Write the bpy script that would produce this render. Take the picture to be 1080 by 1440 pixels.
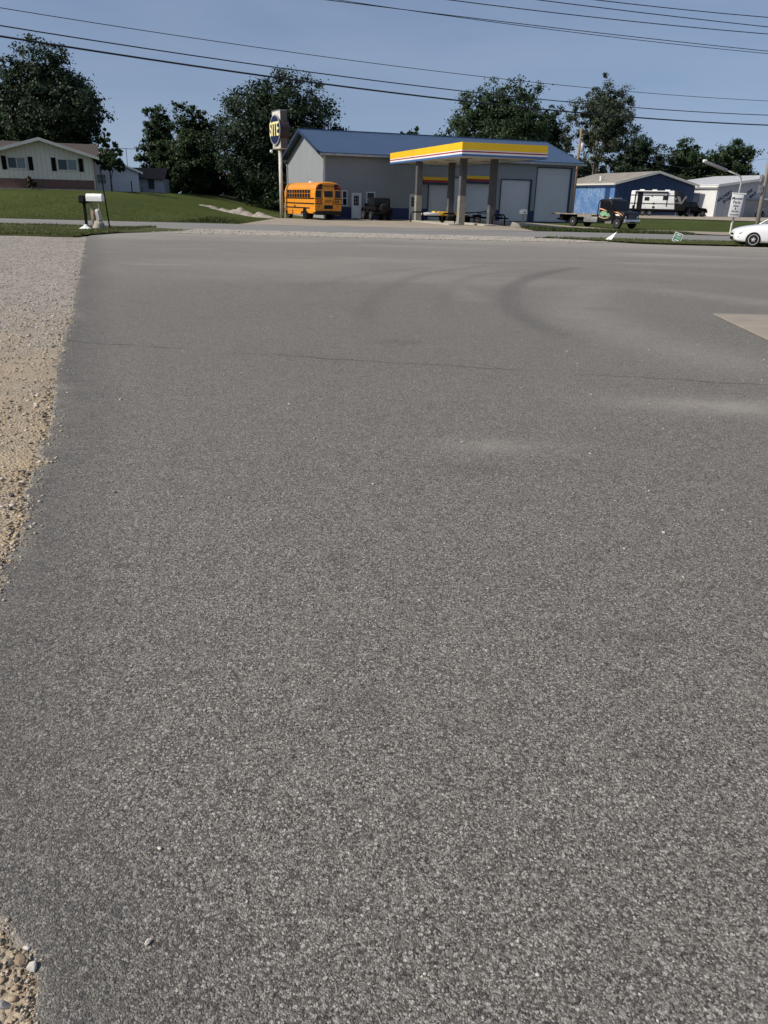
import bpy, bmesh, math, random
import numpy as np
from mathutils import Vector, Matrix
for o in list(bpy.data.objects): bpy.data.objects.remove(o, do_unlink=True)
S = bpy.context.scene
COL = S.collection
R = math.radians
# ------------------------------------------------------------------ camera
cam = bpy.data.objects.new('camera', bpy.data.cameras.new('camera')); COL.objects.link(cam)
cam.data.sensor_fit = 'HORIZONTAL'; cam.data.sensor_width = 36.0; cam.data.lens = 36.07
cam.data.clip_start = 0.05; cam.data.clip_end = 6000
TH, RL, HCAM = 0.38534, 0.024, 1.65
_f = Vector((0, math.cos(TH), -math.sin(TH))); _u = Vector((0, math.sin(TH), math.cos(TH))); _r = Vector((1, 0, 0))
_rt = _r*math.cos(RL)+_u*math.sin(RL); _up = _u*math.cos(RL)-_r*math.sin(RL)
cam.matrix_world = Matrix(((_rt.x, _up.x, -_f.x, 0), (_rt.y, _up.y, -_f.y, 0), (_rt.z, _up.z, -_f.z, HCAM), (0, 0, 0, 1)))
S.camera = cam
# ------------------------------------------------------------------ sky, sun, exposure
GRID = 0.353                      # the street grid of the buildings, turned against the road
SUN_EL = R(41); SUN_AZ = GRID + R(2.3)
W = bpy.data.worlds.new('World'); S.world = W; W.use_nodes = True
nt = W.node_tree; bg = nt.nodes['Background']
sky = nt.nodes.new('ShaderNodeTexSky'); sky.sky_type = 'NISHITA'; sky.sun_disc = False
sky.sun_elevation = SUN_EL
sky.sun_rotation = math.atan2(-math.cos(SUN_AZ), -math.sin(SUN_AZ)) % (2*math.pi)
sky.altitude = 150; sky.air_density = 1.0; sky.dust_density = 0.9; sky.ozone_density = 3.2
hsv = nt.nodes.new('ShaderNodeHueSaturation'); hsv.inputs['Saturation'].default_value = 0.90; hsv.inputs['Value'].default_value = 1.0
# hazy summer air evens the sky out from zenith to horizon
stc = nt.nodes.new('ShaderNodeTexCoord'); sma = nt.nodes.new('ShaderNodeMapping'); sma.inputs['Scale'].default_value = (1, 1, .65); sma.inputs['Location'].default_value = (0, 0, .13)
nt.links.new(stc.outputs['Generated'], sma.inputs[0]); nt.links.new(sma.outputs[0], sky.inputs['Vector'])
tint = nt.nodes.new('ShaderNodeMix'); tint.data_type = 'RGBA'; tint.blend_type = 'MULTIPLY'; tint.inputs['Factor'].default_value = 1; tint.inputs['B'].default_value = (1.04, .965, .98, 1)
nt.links.new(sky.outputs[0], tint.inputs['A']); nt.links.new(tint.outputs['Result'], hsv.inputs['Color'])
# thin high veil of cloud in the sky
tc = nt.nodes.new('ShaderNodeTexCoord'); mp = nt.nodes.new('ShaderNodeMapping'); mp.inputs['Scale'].default_value = (1.6, 1.6, 7)
nz = nt.nodes.new('ShaderNodeTexNoise'); nz.inputs['Scale'].default_value = 1.6; nz.inputs['Detail'].default_value = 7; nz.inputs['Roughness'].default_value = .55
rp = nt.nodes.new('ShaderNodeMapRange'); rp.inputs['From Min'].default_value = .42; rp.inputs['From Max'].default_value = .8; rp.inputs['To Max'].default_value = .30
mx = nt.nodes.new('ShaderNodeMix'); mx.data_type = 'RGBA'; mx.inputs['B'].default_value = (4.4, 5.2, 6.4, 1)
nt.links.new(tc.outputs['Generated'], mp.inputs[0]); nt.links.new(mp.outputs[0], nz.inputs['Vector']); nt.links.new(nz.outputs['Fac'], rp.inputs['Value'])
nt.links.new(rp.outputs[0], mx.inputs['Factor']); nt.links.new(hsv.outputs[0], mx.inputs['A']); nt.links.new(mx.outputs['Result'], bg.inputs['Color'])
bg.inputs['Strength'].default_value = 0.104
sl = bpy.data.lights.new('sun', 'SUN'); sl.energy = 5.0; sl.angle = R(0.55); sl.color = (1, .94, .84)
sun = bpy.data.objects.new('sun', sl); COL.objects.link(sun)
_s = Vector((-math.cos(SUN_AZ)*math.cos(SUN_EL), -math.sin(SUN_AZ)*math.cos(SUN_EL), math.sin(SUN_EL)))
sun.rotation_euler = _s.to_track_quat('Z', 'Y').to_euler(); sun.location = _s*60
S.view_settings.view_transform = 'Standard'; S.view_settings.look = 'None'; S.view_settings.gamma = 1
S.view_settings.use_curve_mapping = False
S.view_settings.exposure = 0.0
S.render.engine = 'CYCLES'; S.render.resolution_x = 768; S.render.resolution_y = 1024
rnd = random.Random(7); NR = np.random.default_rng(11)

# ------------------------------------------------------------------ materials
def nodes(name):
    m = bpy.data.materials.new(name); m.use_nodes = True
    t = m.node_tree
    return m, t, t.nodes['Principled BSDF'], (lambda ty: t.nodes.new(ty)), t.links.new
def mixc(N, L, fac, a, b):
    n = N('ShaderNodeMix'); n.data_type = 'RGBA'
    for k, v in (('A', a), ('B', b)):
        if isinstance(v, tuple): n.inputs[k].default_value = (*v[:3], 1)
        else: L(v, n.inputs[k])
    if isinstance(fac, (int, float)): n.inputs['Factor'].default_value = fac
    else: L(fac, n.inputs['Factor'])
    return n.outputs['Result']
def noise(N, L, co, scale, detail=4, rough=.55, lo=.35, hi=.65, stretch=None):
    if stretch:
        m = N('ShaderNodeMapping'); m.inputs['Scale'].default_value = stretch; L(co, m.inputs[0]); co = m.outputs[0]
    n = N('ShaderNodeTexNoise'); n.inputs['Scale'].default_value = scale; n.inputs['Detail'].default_value = detail; n.inputs['Roughness'].default_value = rough
    L(co, n.inputs['Vector'])
    r = N('ShaderNodeMapRange'); r.inputs['From Min'].default_value = lo; r.inputs['From Max'].default_value = hi; L(n.outputs['Fac'], r.inputs['Value'])
    return r.outputs[0]
def math_(N, L, op, a, b=None):
    n = N('ShaderNodeMath'); n.operation = op
    for i, v in enumerate((a, b)):
        if v is None: continue
        if isinstance(v, (int, float)): n.inputs[i].default_value = v
        else: L(v, n.inputs[i])
    return n.outputs[0]
def mat(name, c1, c2=None, scale=4, rough=.6, metal=0, bump=0, bscale=40, spec=.4, stretch=None, coat=0, lo=.35, hi=.65):
    m, t, P, N, L = nodes(name)
    tcn = N('ShaderNodeTexCoord'); co = tcn.outputs['Object']
    if c2 is None: c2 = tuple(x*.8 for x in c1)
    f = noise(N, L, co, scale, 6, .6, lo, hi, stretch)
    L(mixc(N, L, f, c1, c2), P.inputs['Base Color'])
    P.inputs['Roughness'].default_value = rough; P.inputs['Metallic'].default_value = metal; P.inputs['Specular IOR Level'].default_value = spec
    P.inputs['Coat Weight'].default_value = coat; P.inputs['Coat Roughness'].default_value = .08
    if bump:
        b = N('ShaderNodeBump'); b.inputs['Strength'].default_value = bump; b.inputs['Distance'].default_value = .01
        L(noise(N, L, co, bscale, 4, .6, 0, 1), b.inputs['Height']); L(b.outputs[0], P.inputs['Normal'])
    return m
def glass(name, c=(.008, .010, .012), rough=.06):
    m, t, P, N, L = nodes(name); P.inputs['Base Color'].default_value = (*c, 1); P.inputs['Roughness'].default_value = rough; P.inputs['Specular IOR Level'].default_value = .35
    return m
def leafmat(name, a, b, c):
    m, t, P, N, L = nodes(name)
    g = N('ShaderNodeNewGeometry'); tcn = N('ShaderNodeTexCoord')
    f = noise(N, L, tcn.outputs['Object'], .55, 3, .6, .3, .7)
    k = mixc(N, L, f, a, b); k = mixc(N, L, math_(N, L, 'MULTIPLY', g.outputs['Random Per Island'], .55), k, c)
    L(k, P.inputs['Base Color']); P.inputs['Roughness'].default_value = .55; P.inputs['Specular IOR Level'].default_value = .25
    tr = N('ShaderNodeBsdfTranslucent'); L(k, tr.inputs['Color'])
    ms = N('ShaderNodeMixShader'); ms.inputs[0].default_value = .28
    L(P.outputs[0], ms.inputs[1]); L(tr.outputs[0], ms.inputs[2]); L(ms.outputs[0], t.nodes['Material Output'].inputs['Surface'])
    return m
M = {}
M['leaf_dark'] = leafmat('leaf_dark', (.012, .025, .012), (.022, .041, .017), (.038, .062, .026))
M['leaf_mid'] = leafmat('leaf_mid', (.018, .036, .013), (.031, .056, .019), (.054, .086, .034))
M['leaf_pale'] = leafmat('leaf_pale', (.034, .052, .026), (.052, .072, .036), (.10, .12, .08))
M['leaf_brown'] = leafmat('leaf_brown', (.045, .035, .018), (.06, .05, .022), (.07, .07, .03))
M['grass_blade'] = leafmat('grass_blade', (.056, .080, .019), (.088, .106, .029), (.14, .14, .052))
M['grass_deep'] = leafmat('grass_deep', (.034, .054, .012), (.052, .072, .018), (.085, .095, .032))
M['bark'] = mat('bark', (.10, .08, .06), (.05, .04, .03), 6, .9, bump=.5)
M['bark_pale'] = mat('bark_pale', (.34, .31, .26), (.18, .16, .13), 4, .9, bump=.5)
M['white'] = mat('white_paint', (.78, .78, .76), (.70, .70, .68), 2, .45)
M['dirty_white'] = mat('dirty_white', (.62, .60, .55), (.40, .37, .32), 3, .7)
M['black'] = mat('black_paint', (.007, .007, .008), (.011, .011, .012), 3, .4, spec=.22)
M['matte_black'] = mat('matte_black', (.005, .005, .006), (.010, .010, .010), 5, .75, spec=.08)
M['rubber'] = mat('rubber', (.013, .013, .013), (.024, .023, .022), 6, .85, spec=.15)
M['chrome'] = mat('chrome', (.62, .62, .62), (.5, .5, .5), 3, .25, metal=.9)
M['steel'] = mat('steel', (.34, .34, .35), (.22, .22, .22), 6, .5, metal=.6)
M['galv'] = mat('galvanised', (.48, .49, .50), (.36, .37, .38), 3, .5, metal=.4)
M['wall_grey'] = mat('wall_grey', (.265, .28, .285), (.24, .255, .26), .5, .5)
M['wall_navy'] = mat('wall_navy', (.020, .034, .115), (.016, .028, .09), 1, .45)
M['roof_blue'] = mat('roof_blue', (.045, .078, .140), (.040, .070, .126), .4, .38)
M['trim_navy'] = mat('trim_navy', (.022, .040, .085), (.018, .03, .07), 1, .45)
M['door_grey'] = mat('door_grey', (.56, .57, .58), (.52, .53, .54), .5, .5)
M['glass'] = glass('glass'); M['glass_blue'] = glass('glass_blue', (.03, .05, .055), .1)
M['curtain'] = glass('curtain', (.16, .21, .22), .25)
M['yellow'] = mat('canopy_yellow', (.80, .50, .012), (.74, .45, .012), .8, .4)
M['red'] = mat('canopy_red', (.36, .022, .022), (.30, .02, .02), 1, .45)
M['band_white'] = mat('band_white', (.80, .79, .77), (.72, .71, .70), 1, .45)
M['band_blue'] = mat('band_blue', (.055, .13, .30), (.05, .11, .26), 1, .45)
M['soffit'] = mat('soffit', (.55, .54, .50), (.42, .41, .38), 1.2, .7)
M['column'] = mat('column', (.085, .085, .09), (.065, .065, .07), 2, .7)  # darkened so the colour itself holds the canopy's shade on the columns
M['column_base'] = mat('column_base', (.27, .245, .20), (.21, .19, .16), 3, .75)
M['bus'] = mat('bus_yellow', (.72, .27, .018), (.64, .24, .018), 1.5, .38, coat=.25)
M['light_red'] = glass('lamp_red', (.35, .01, .01), .15); M['light_dark'] = glass('lamp_dark', (.05, .01, .01), .15)
M['headlamp'] = glass('headlamp', (.7, .71, .71), .2)
M['siding'] = mat('siding_cream', (.66, .64, .53), (.60, .58, .48), 1.2, .65)
M['groove'] = mat('siding_batten', (.50, .485, .40), (.45, .435, .36), 2, .7)
M['roof_brown'] = mat('roof_brown', (.070, .054, .047), (.045, .036, .032), 9, .9, bump=.4)
M['trim_cream'] = mat('trim_cream', (.62, .60, .53), (.54, .52, .46), 2, .6)
M['white_siding'] = mat('white_siding', (.66, .69, .72), (.58, .61, .64), 2, .55)
M['shed_wall'] = mat('shed_wall', (.40, .43, .46), (.33, .35, .38), 2, .65)
M['brown_wall'] = mat('brown_wall', (.11, .075, .058), (.08, .055, .045), 3, .8)
M['stone'] = mat('stone', (.40, .36, .30), (.28, .25, .21), 5, .85, bump=.5)
M['concrete'] = mat('concrete', (.36, .33, .28), (.27, .25, .21), 1.5, .85, bump=.3, bscale=30)
M['wood_pole'] = mat('wood_pole', (.27, .175, .095), (.17, .11, .065), 6, .85, stretch=(6, 6, .6))
M['wood_grey'] = mat('wood_grey', (.30, .28, .25), (.20, .185, .165), 6, .9, stretch=(6, 6, .6))
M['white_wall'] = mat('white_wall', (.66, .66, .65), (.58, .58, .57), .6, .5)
M['shade_wall'] = mat('shade_wall', (.42, .44, .47), (.36, .38, .41), .6, .5)  # shaded copy of white_wall: grey stands in for shade on the gable ends
M['sign_green'] = mat('sign_green', (.02, .25, .11), (.02, .22, .09), 2, .5)
M['print_blue'] = mat('print_blue', (.007, .013, .050), (.009, .016, .060), 1, .6, spec=.2)
M['truck_green'] = mat('truck_green', (.10, .28, .16), (.30, .45, .30), 5, .4)
M['truck_orange'] = mat('truck_orange', (.62, .24, .10), (.75, .45, .28), 5, .4)
M['tan'] = mat('tan', (.42, .33, .19), (.30, .24, .14), 4, .5)
M['rv_grey'] = mat('rv_grey', (.15, .155, .165), (.12, .125, .135), 3, .4)
M['trailer_yellow'] = mat('trailer_yellow', (.78, .47, .045), (.68, .40, .05), 3, .5)
M['car_white'] = mat('car_white', (.80, .80, .79), (.78, .78, .77), 1, .28, coat=.6)
M['sign_yellow'] = mat('sign_yellow', (.85, .78, .46), (.80, .66, .26), 2, .5)
M['alloy'] = mat('alloy', (.62, .62, .61), (.54, .54, .53), 3, .35, metal=.25)
M['cabinet_side'] = mat('cabinet_side', (.13, .12, .115), (.08, .075, .07), 3, .6)
M['drum_side'] = mat('drum_side', (.055, .035, .045), (.035, .025, .03), 3, .6)
M['wire'] = mat('wire', (.010, .010, .012), (.016, .016, .018), 3, .6)
M['pebble_brown'] = mat('pebble_brown', (.30, .22, .14), (.20, .15, .10), 30, .85, bump=.3, bscale=120)
M['pebble_white'] = mat('pebble_white', (.56, .52, .45), (.42, .39, .34), 40, .85, bump=.3, bscale=120)
M['pebble_grey'] = mat('pebble_grey', (.26, .25, .24), (.17, .165, .16), 40, .85, bump=.3, bscale=120)
M['slab'] = mat('slab', (.27, .235, .19), (.21, .182, .15), 1.2, .85, bump=.2)
M['worn_line'] = mat('worn_line', (.40, .35, .18), (.19, .185, .17), 3, .8)

def brick_material():
    m, t, P, N, L = nodes('brick_base')
    tcn = N('ShaderNodeTexCoord'); mpn = N('ShaderNodeMapping'); mpn.inputs['Rotation'].default_value = (R(90), 0, 0)
    L(tcn.outputs['Object'], mpn.inputs[0])
    b = N('ShaderNodeTexBrick'); b.inputs['Scale'].default_value = 1; b.inputs['Brick Width'].default_value = .21; b.inputs['Row Height'].default_value = .075; b.inputs['Mortar Size'].default_value = .008
    b.inputs['Color1'].default_value = (.16, .075, .05, 1); b.inputs['Color2'].default_value = (.09, .045, .035, 1); b.inputs['Mortar'].default_value = (.16, .14, .12, 1)
    L(mpn.outputs[0], b.inputs['Vector']); L(b.outputs['Color'], P.inputs['Base Color']); P.inputs['Roughness'].default_value = .9
    return m
M['brick'] = brick_material()
def weathered():
    m, t, P, N, L = nodes('weathered_blue'); tcn = N('ShaderNodeTexCoord'); co = tcn.outputs['Object']
    f1 = noise(N, L, co, 3.5, 7, .75, .42, .66, (1, 1, .6)); f2 = noise(N, L, co, .5, 3, .5, .3, .6)
    k = mixc(N, L, math_(N, L, 'MULTIPLY', f1, f2), (.050, .14, .33), (.30, .38, .47))
    L(k, P.inputs['Base Color']); P.inputs['Roughness'].default_value = .6
    return m
M['weathered_blue'] = weathered()
M['barn_blue'] = mat('barn_blue', (.017, .046, .120), (.013, .036, .095), .8, .5)
M['barn_roof'] = mat('barn_roof', (.42, .39, .34), (.24, .22, .19), 1.6, .6, stretch=(1, 3, 1))

def asphalt_material():
    m, t, P, N, L = nodes('asphalt'); tcn = N('ShaderNodeTexCoord'); co = tcn.outputs['Object']
    at = lambda n: (lambda a: (setattr(a, 'attribute_name', n), a.outputs['Fac'])[1])(N('ShaderNodeAttribute'))
    # aggregate grains: two sizes of stone chips in binder
    v1 = N('ShaderNodeTexVoronoi'); v1.inputs['Scale'].default_value = 225; L(co, v1.inputs['Vector'])
    v2 = N('ShaderNodeTexVoronoi'); v2.inputs['Scale'].default_value = 120; v2.inputs['Randomness'].default_value = 1; L(co, v2.inputs['Vector'])
    s1 = N('ShaderNodeSeparateColor'); L(v1.outputs['Color'], s1.inputs[0])
    s2 = N('ShaderNodeSeparateColor'); L(v2.outputs['Color'], s2.inputs[0])
    base = mixc(N, L, noise(N, L, co, .55, 4, .6, .3, .7, (.6, 1.2, 1)), (.070, .063, .054), (.098, .089, .077))
    base = mixc(N, L, noise(N, L, co, 7, 4, .6, .35, .7), base, (.118, .107, .092))
    def rng(x, a, b, to=1.0):
        r = N('ShaderNodeMapRange'); r.inputs['From Min'].default_value = a; r.inputs['From Max'].default_value = b; r.inputs['To Max'].default_value = to; L(x, r.inputs['Value']); return r.outputs[0]
    g = s1.outputs[0]
    c = mixc(N, L, math_(N, L, 'MULTIPLY', rng(g, .52, .95), .78), base, (.40, .37, .325))
    c = mixc(N, L, rng(s1.outputs[1], .58, .9, .9), c, (.022, .020, .018))
    c = mixc(N, L, rng(s2.outputs[2], .55, 1, .42), c, (.34, .315, .275))
    c = mixc(N, L, rng(s2.outputs[2], .36, 0, .5), c, (.040, .038, .035))
    chip = math_(N, L, 'MULTIPLY', rng(s2.outputs[0], .86, .9), rng(v2.outputs['Distance'], .42, .28))
    c = mixc(N, L, math_(N, L, 'MULTIPLY', chip, .75), c, (.46, .44, .41))
    chip2 = math_(N, L, 'MULTIPLY', rng(s2.outputs[1], .93, .96), rng(v2.outputs['Distance'], .4, .25))
    c = mixc(N, L, math_(N, L, 'MULTIPLY', chip2, .6), c, (.05, .046, .042))
    v3 = N('ShaderNodeTexVoronoi'); v3.inputs['Scale'].default_value = 38; L(co, v3.inputs['Vector'])
    s3 = N('ShaderNodeSeparateColor'); L(v3.outputs['Color'], s3.inputs[0])
    chip3 = math_(N, L, 'MULTIPLY', rng(s3.outputs[0], .9, .93), rng(v3.outputs['Distance'], .34, .2))
    c = mixc(N, L, math_(N, L, 'MULTIPLY', chip3, .55), c, (.38, .36, .33))
    v4 = N('ShaderNodeTexVoronoi'); v4.inputs['Scale'].default_value = 66; L(co, v4.inputs['Vector'])
    s4 = N('ShaderNodeSeparateColor'); L(v4.outputs['Color'], s4.inputs[0])
    k4 = math_(N, L, 'MULTIPLY', rng(s4.outputs[0], .70, .80), rng(v4.outputs['Distance'], .40, .26))
    c = mixc(N, L, math_(N, L, 'MULTIPLY', k4, .62), c, (.50, .47, .42))
    k5 = math_(N, L, 'MULTIPLY', rng(s4.outputs[1], .72, .82), rng(v4.outputs['Distance'], .42, .26))
    c = mixc(N, L, math_(N, L, 'MULTIPLY', k5, .75), c, (.022, .020, .018))
    # mid-size mottling that survives with distance
    c = mixc(N, L, math_(N, L, 'MULTIPLY', noise(N, L, co, 18, 2, .8, .50, .75), .28), c, (.235, .219, .192))
    c = mixc(N, L, math_(N, L, 'MULTIPLY', noise(N, L, co, 2.6, 3, .7, .55, .8), .30), c, (.075, .072, .069))
    # dust, tyre marks, dark margin: stains with their own shapes (vertex attributes)
    n8 = noise(N, L, co, 9, 4, .7, .2, .75)
    c = mixc(N, L, math_(N, L, 'MULTIPLY', at('dust'), math_(N, L, 'ADD', math_(N, L, 'MULTIPLY', n8, .6), .4)), c, (.31, .285, .245))
    c = mixc(N, L, math_(N, L, 'MULTIPLY', at('scuff'), n8), c, (.36, .345, .32))
    c = mixc(N, L, math_(N, L, 'MULTIPLY', at('tyre'), math_(N, L, 'ADD', math_(N, L, 'MULTIPLY', n8, .5), .5)), c, (.060, .058, .056))
    # a thin crack running across the lot
    sx = N('ShaderNodeSeparateXYZ'); L(co, sx.inputs[0])
    w = noise(N, L, co, 1.1, 6, .7, 0, 1)
    yy = math_(N, L, 'ADD', sx.outputs[1], math_(N, L, 'MULTIPLY', sx.outputs[0], .205))
    yy = math_(N, L, 'ADD', yy, math_(N, L, 'MULTIPLY', w, .5))
    d = math_(N, L, 'ABSOLUTE', math_(N, L, 'SUBTRACT', yy, 8.72))
    cr = math_(N, L, 'MULTIPLY', rng(d, .035, .008), noise(N, L, co, .8, 3, .5, .32, .5))
    c = mixc(N, L, math_(N, L, 'MULTIPLY', cr, .62), c, (.03, .029, .028))
    L(c, P.inputs['Base Color']); P.inputs['Roughness'].default_value = .78; P.inputs['Specular IOR Level'].default_value = .35
    b1 = N('ShaderNodeBump'); b1.inputs['Strength'].default_value = .8; b1.inputs['Distance'].default_value = .0035; b1.invert = True; L(v1.outputs['Distance'], b1.inputs['Height'])
    b2 = N('ShaderNodeBump'); b2.inputs['Strength'].default_value = .45; b2.inputs['Distance'].default_value = .004; L(noise(N, L, co, 70, 2, .7, 0, 1), b2.inputs['Height']); L(b1.outputs[0], b2.inputs['Normal'])
    b3 = N('ShaderNodeBump'); b3.inputs['Strength'].default_value = .3; b3.inputs['Distance'].default_value = .02; L(noise(N, L, co, 5, 2, .6, 0, 1), b3.inputs['Height']); L(b2.outputs[0], b3.inputs['Normal'])
    L(b3.outputs[0], P.inputs['Normal'])
    return m
M['asphalt'] = asphalt_material()
def gravel_material(name, a, b, c, sand, farc=None):
    m, t, P, N, L = nodes(name); tcn = N('ShaderNodeTexCoord'); co = tcn.outputs['Object']
    v = N('ShaderNodeTexVoronoi'); v.inputs['Scale'].default_value = 55; L(co, v.inputs['Vector'])
    v2 = N('ShaderNodeTexVoronoi'); v2.inputs['Scale'].default_value = 20; L(co, v2.inputs['Vector'])
    s = N('ShaderNodeSeparateColor'); L(v.outputs['Color'], s.inputs[0]); s2 = N('ShaderNodeSeparateColor'); L(v2.outputs['Color'], s2.inputs[0])
    k = mixc(N, L, s.outputs[0], a, b); k = mixc(N, L, math_(N, L, 'MULTIPLY', s2.outputs[1], .5), k, c)
    k = mixc(N, L, noise(N, L, co, 1.1, 6, .65, .38, .6), k, sand)
    k = mixc(N, L, math_(N, L, 'MULTIPLY', noise(N, L, co, .35, 4, .6, .4, .7), .45), k, tuple(x*.7 for x in sand))
    if farc:
        sx = N('ShaderNodeSeparateXYZ'); L(co, sx.inputs[0])
        r = N('ShaderNodeMapRange'); r.inputs['From Min'].default_value = 8.5; r.inputs['From Max'].default_value = 16
        L(math_(N, L, 'ADD', sx.outputs[1], math_(N, L, 'MULTIPLY', noise(N, L, co, .8, 6, .7, 0, 1), 6)), r.inputs['Value'])
        fk = mixc(N, L, s.outputs[0], farc, tuple(x*.5 for x in farc)); fk = mixc(N, L, math_(N, L, 'MULTIPLY', s2.outputs[2], .55), fk, tuple(x*1.55 for x in farc)); fk = mixc(N, L, math_(N, L, 'MULTIPLY', math_(N, L, 'GREATER_THAN', s2.outputs[0], .8), .7), fk, tuple(x*.28 for x in farc)); fk = mixc(N, L, math_(N, L, 'MULTIPLY', noise(N, L, co, 3, 5, .7, .4, .65), .5), fk, tuple(x*1.25 for x in farc))
        k = mixc(N, L, r.outputs[0], k, fk)
    L(k, P.inputs['Base Color']); P.inputs['Roughness'].default_value = .9; P.inputs['Specular IOR Level'].default_value = .2
    b1 = N('ShaderNodeBump'); b1.inputs['Strength'].default_value = .9; b1.inputs['Distance'].default_value = .012; b1.invert = True; L(v.outputs['Distance'], b1.inputs['Height'])
    b2 = N('ShaderNodeBump'); b2.inputs['Strength'].default_value = .8; b2.inputs['Distance'].default_value = .03; L(noise(N, L, co, 8, 5, .7, 0, 1), b2.inputs['Height']); L(b1.outputs[0], b2.inputs['Normal'])
    L(b2.outputs[0], P.inputs['Normal'])
    return m
M['gravel'] = gravel_material('gravel', (.36, .305, .235), (.20, .16, .115), (.43, .375, .295), (.375, .295, .195), (.31, .275, .235))
M['gravel_pale'] = gravel_material('gravel_pale', (.44, .40, .35), (.28, .25, .21), (.46, .42, .36), (.40, .36, .30))
M['gravel_tan'] = gravel_material('gravel_tan', (.36, .31, .25), (.26, .22, .17), (.38, .33, .27), (.31, .27, .21))
def grass_material(name, a, b, c):
    m, t, P, N, L = nodes(name); tcn = N('ShaderNodeTexCoord'); co = tcn.outputs['Object']
    k = mixc(N, L, noise(N, L, co, .22, 5, .6, .35, .65), a, b)
    k = mixc(N, L, noise(N, L, co, 5, 5, .75, .45, .75), k, c)
    k = mixc(N, L, math_(N, L, 'MULTIPLY', noise(N, L, co, 1.3, 5, .7, .5, .75), .5), k, tuple(x*.55 for x in a))
    L(k, P.inputs['Base Color']); P.inputs['Roughness'].default_value = .85; P.inputs['Specular IOR Level'].default_value = .1
    b2 = N('ShaderNodeBump'); b2.inputs['Strength'].default_value = 1; b2.inputs['Distance'].default_value = .12; L(noise(N, L, co, 9, 5, .75, 0, 1), b2.inputs['Height']); L(b2.outputs[0], P.inputs['Normal'])
    return m
M['lawn'] = grass_material('lawn', (.041, .060, .012), (.062, .080, .018), (.092, .102, .028))
M['verge'] = grass_material('verge', (.068, .084, .026), (.098, .108, .038), (.15, .14, .065))
def road_material():
    m, t, P, N, L = nodes('road_asphalt'); tcn = N('ShaderNodeTexCoord'); co = tcn.outputs['Object']
    k = mixc(N, L, noise(N, L, co, 1.2, 6, .6, .35, .65, (.15, 1.6, 1)), (.17, .164, .154), (.225, .217, .204))
    L(k, P.inputs['Base Color']); P.inputs['Roughness'].default_value = .8; P.inputs['Specular IOR Level'].default_value = .3
    return m
M['road'] = road_material()

# ------------------------------------------------------------------ mesh helpers
class MB:
    def __init__(s, T=None): s.v = []; s.f = []; s.T = T
    def add(s, vs, fs):
        n = len(s.v); s.v += [tuple(s.T @ Vector(p)) if s.T else tuple(p) for p in vs]; s.f += [tuple(n+i for i in f) for f in fs]; return s
    def box(s, x0, x1, y0, y1, z0, z1, T=None):
        p = [(x, y, z) for x in (x0, x1) for y in (y0, y1) for z in (z0, z1)]
        if T: p = [tuple(T @ Vector(q)) for q in p]
        return s.add(p, [(0, 1, 3, 2), (4, 6, 7, 5), (0, 4, 5, 1), (2, 3, 7, 6), (0, 2, 6, 4), (1, 5, 7, 3)])
    def prism(s, poly, axis, d0, d1):
        n = len(poly); mk = {'y': lambda a, b, d: (a, d, b), 'x': lambda a, b, d: (d, a, b), 'z': lambda a, b, d: (a, b, d)}[axis]
        v = [mk(a, b, d0) for a, b in poly]+[mk(a, b, d1) for a, b in poly]
        return s.add(v, [tuple(range(n))[::-1], tuple(range(n, 2*n))]+[(i, (i+1) % n, n+(i+1) % n, n+i) for i in range(n)])
    def path(s, pts, rs, n=8, cap=True):
        pts = [Vector(p) for p in pts]; rs = rs if isinstance(rs, (list, tuple)) else [rs]*len(pts); v = []; f = []
        for i, p in enumerate(pts):
            d = (pts[min(i+1, len(pts)-1)]-pts[max(i-1, 0)]).normalized()
            a = d.cross(Vector((0, 0, 1)) if abs(d.z) < .9 else Vector((1, 0, 0))).normalized(); b = d.cross(a)
            for k in range(n):
                t = 2*math.pi*k/n; v.append(p+a*(rs[i]*math.cos(t))+b*(rs[i]*math.sin(t)))
        for i in range(len(pts)-1):
            for k in range(n): f.append((i*n+k, i*n+(k+1) % n, (i+1)*n+(k+1) % n, (i+1)*n+k))
        if cap: f.append(tuple(range(n))[::-1]); f.append(tuple((len(pts)-1)*n+k for k in range(n)))
        return s.add(v, f)
    def lathe(s, prof, c, axis='y', n=20):       # prof: (radius, offset along axis)
        v = []; f = []
        for r, d in prof:
            for k in range(n):
                t = 2*math.pi*k/n; a, b = r*math.cos(t), r*math.sin(t)
                v.append({'y': (c[0]+a, c[1]+d, c[2]+b), 'x': (c[0]+d, c[1]+a, c[2]+b), 'z': (c[0]+a, c[1]+b, c[2]+d)}[axis])
        for i in range(len(prof)-1):
            for k in range(n): f.append((i*n+k, i*n+(k+1) % n, (i+1)*n+(k+1) % n, (i+1)*n+k))
        f.append(tuple(range(n))); f.append(tuple((len(prof)-1)*n+k for k in range(n))[::-1])
        return s.add(v, f)
    def build(s, name, m, parent=None, smooth=False, bevel=0):
        me = bpy.data.meshes.new(name); me.from_pydata(s.v, [], s.f)
        bm = bmesh.new(); bm.from_mesh(me); bmesh.ops.recalc_face_normals(bm, faces=bm.faces); bm.to_mesh(me); bm.free()
        me.materials.append(M[m] if isinstance(m, str) else m)
        o = bpy.data.objects.new(name, me); COL.objects.link(o)
        if parent: o.parent = parent
        if smooth:
            for p in me.polygons: p.use_smooth = True
        if bevel:
            b = o.modifiers.new('bevel', 'BEVEL'); b.width = bevel; b.segments = 2; b.limit_method = 'ANGLE'
            for p in me.polygons: p.use_smooth = True
            b.harden_normals = False
        return o
def tag(o, label=None, cat=None, group=None, kind=None):
    if label: o['label'] = label
    if cat: o['category'] = cat
    if group: o['group'] = group
    if kind: o['kind'] = kind
    return o
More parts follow.
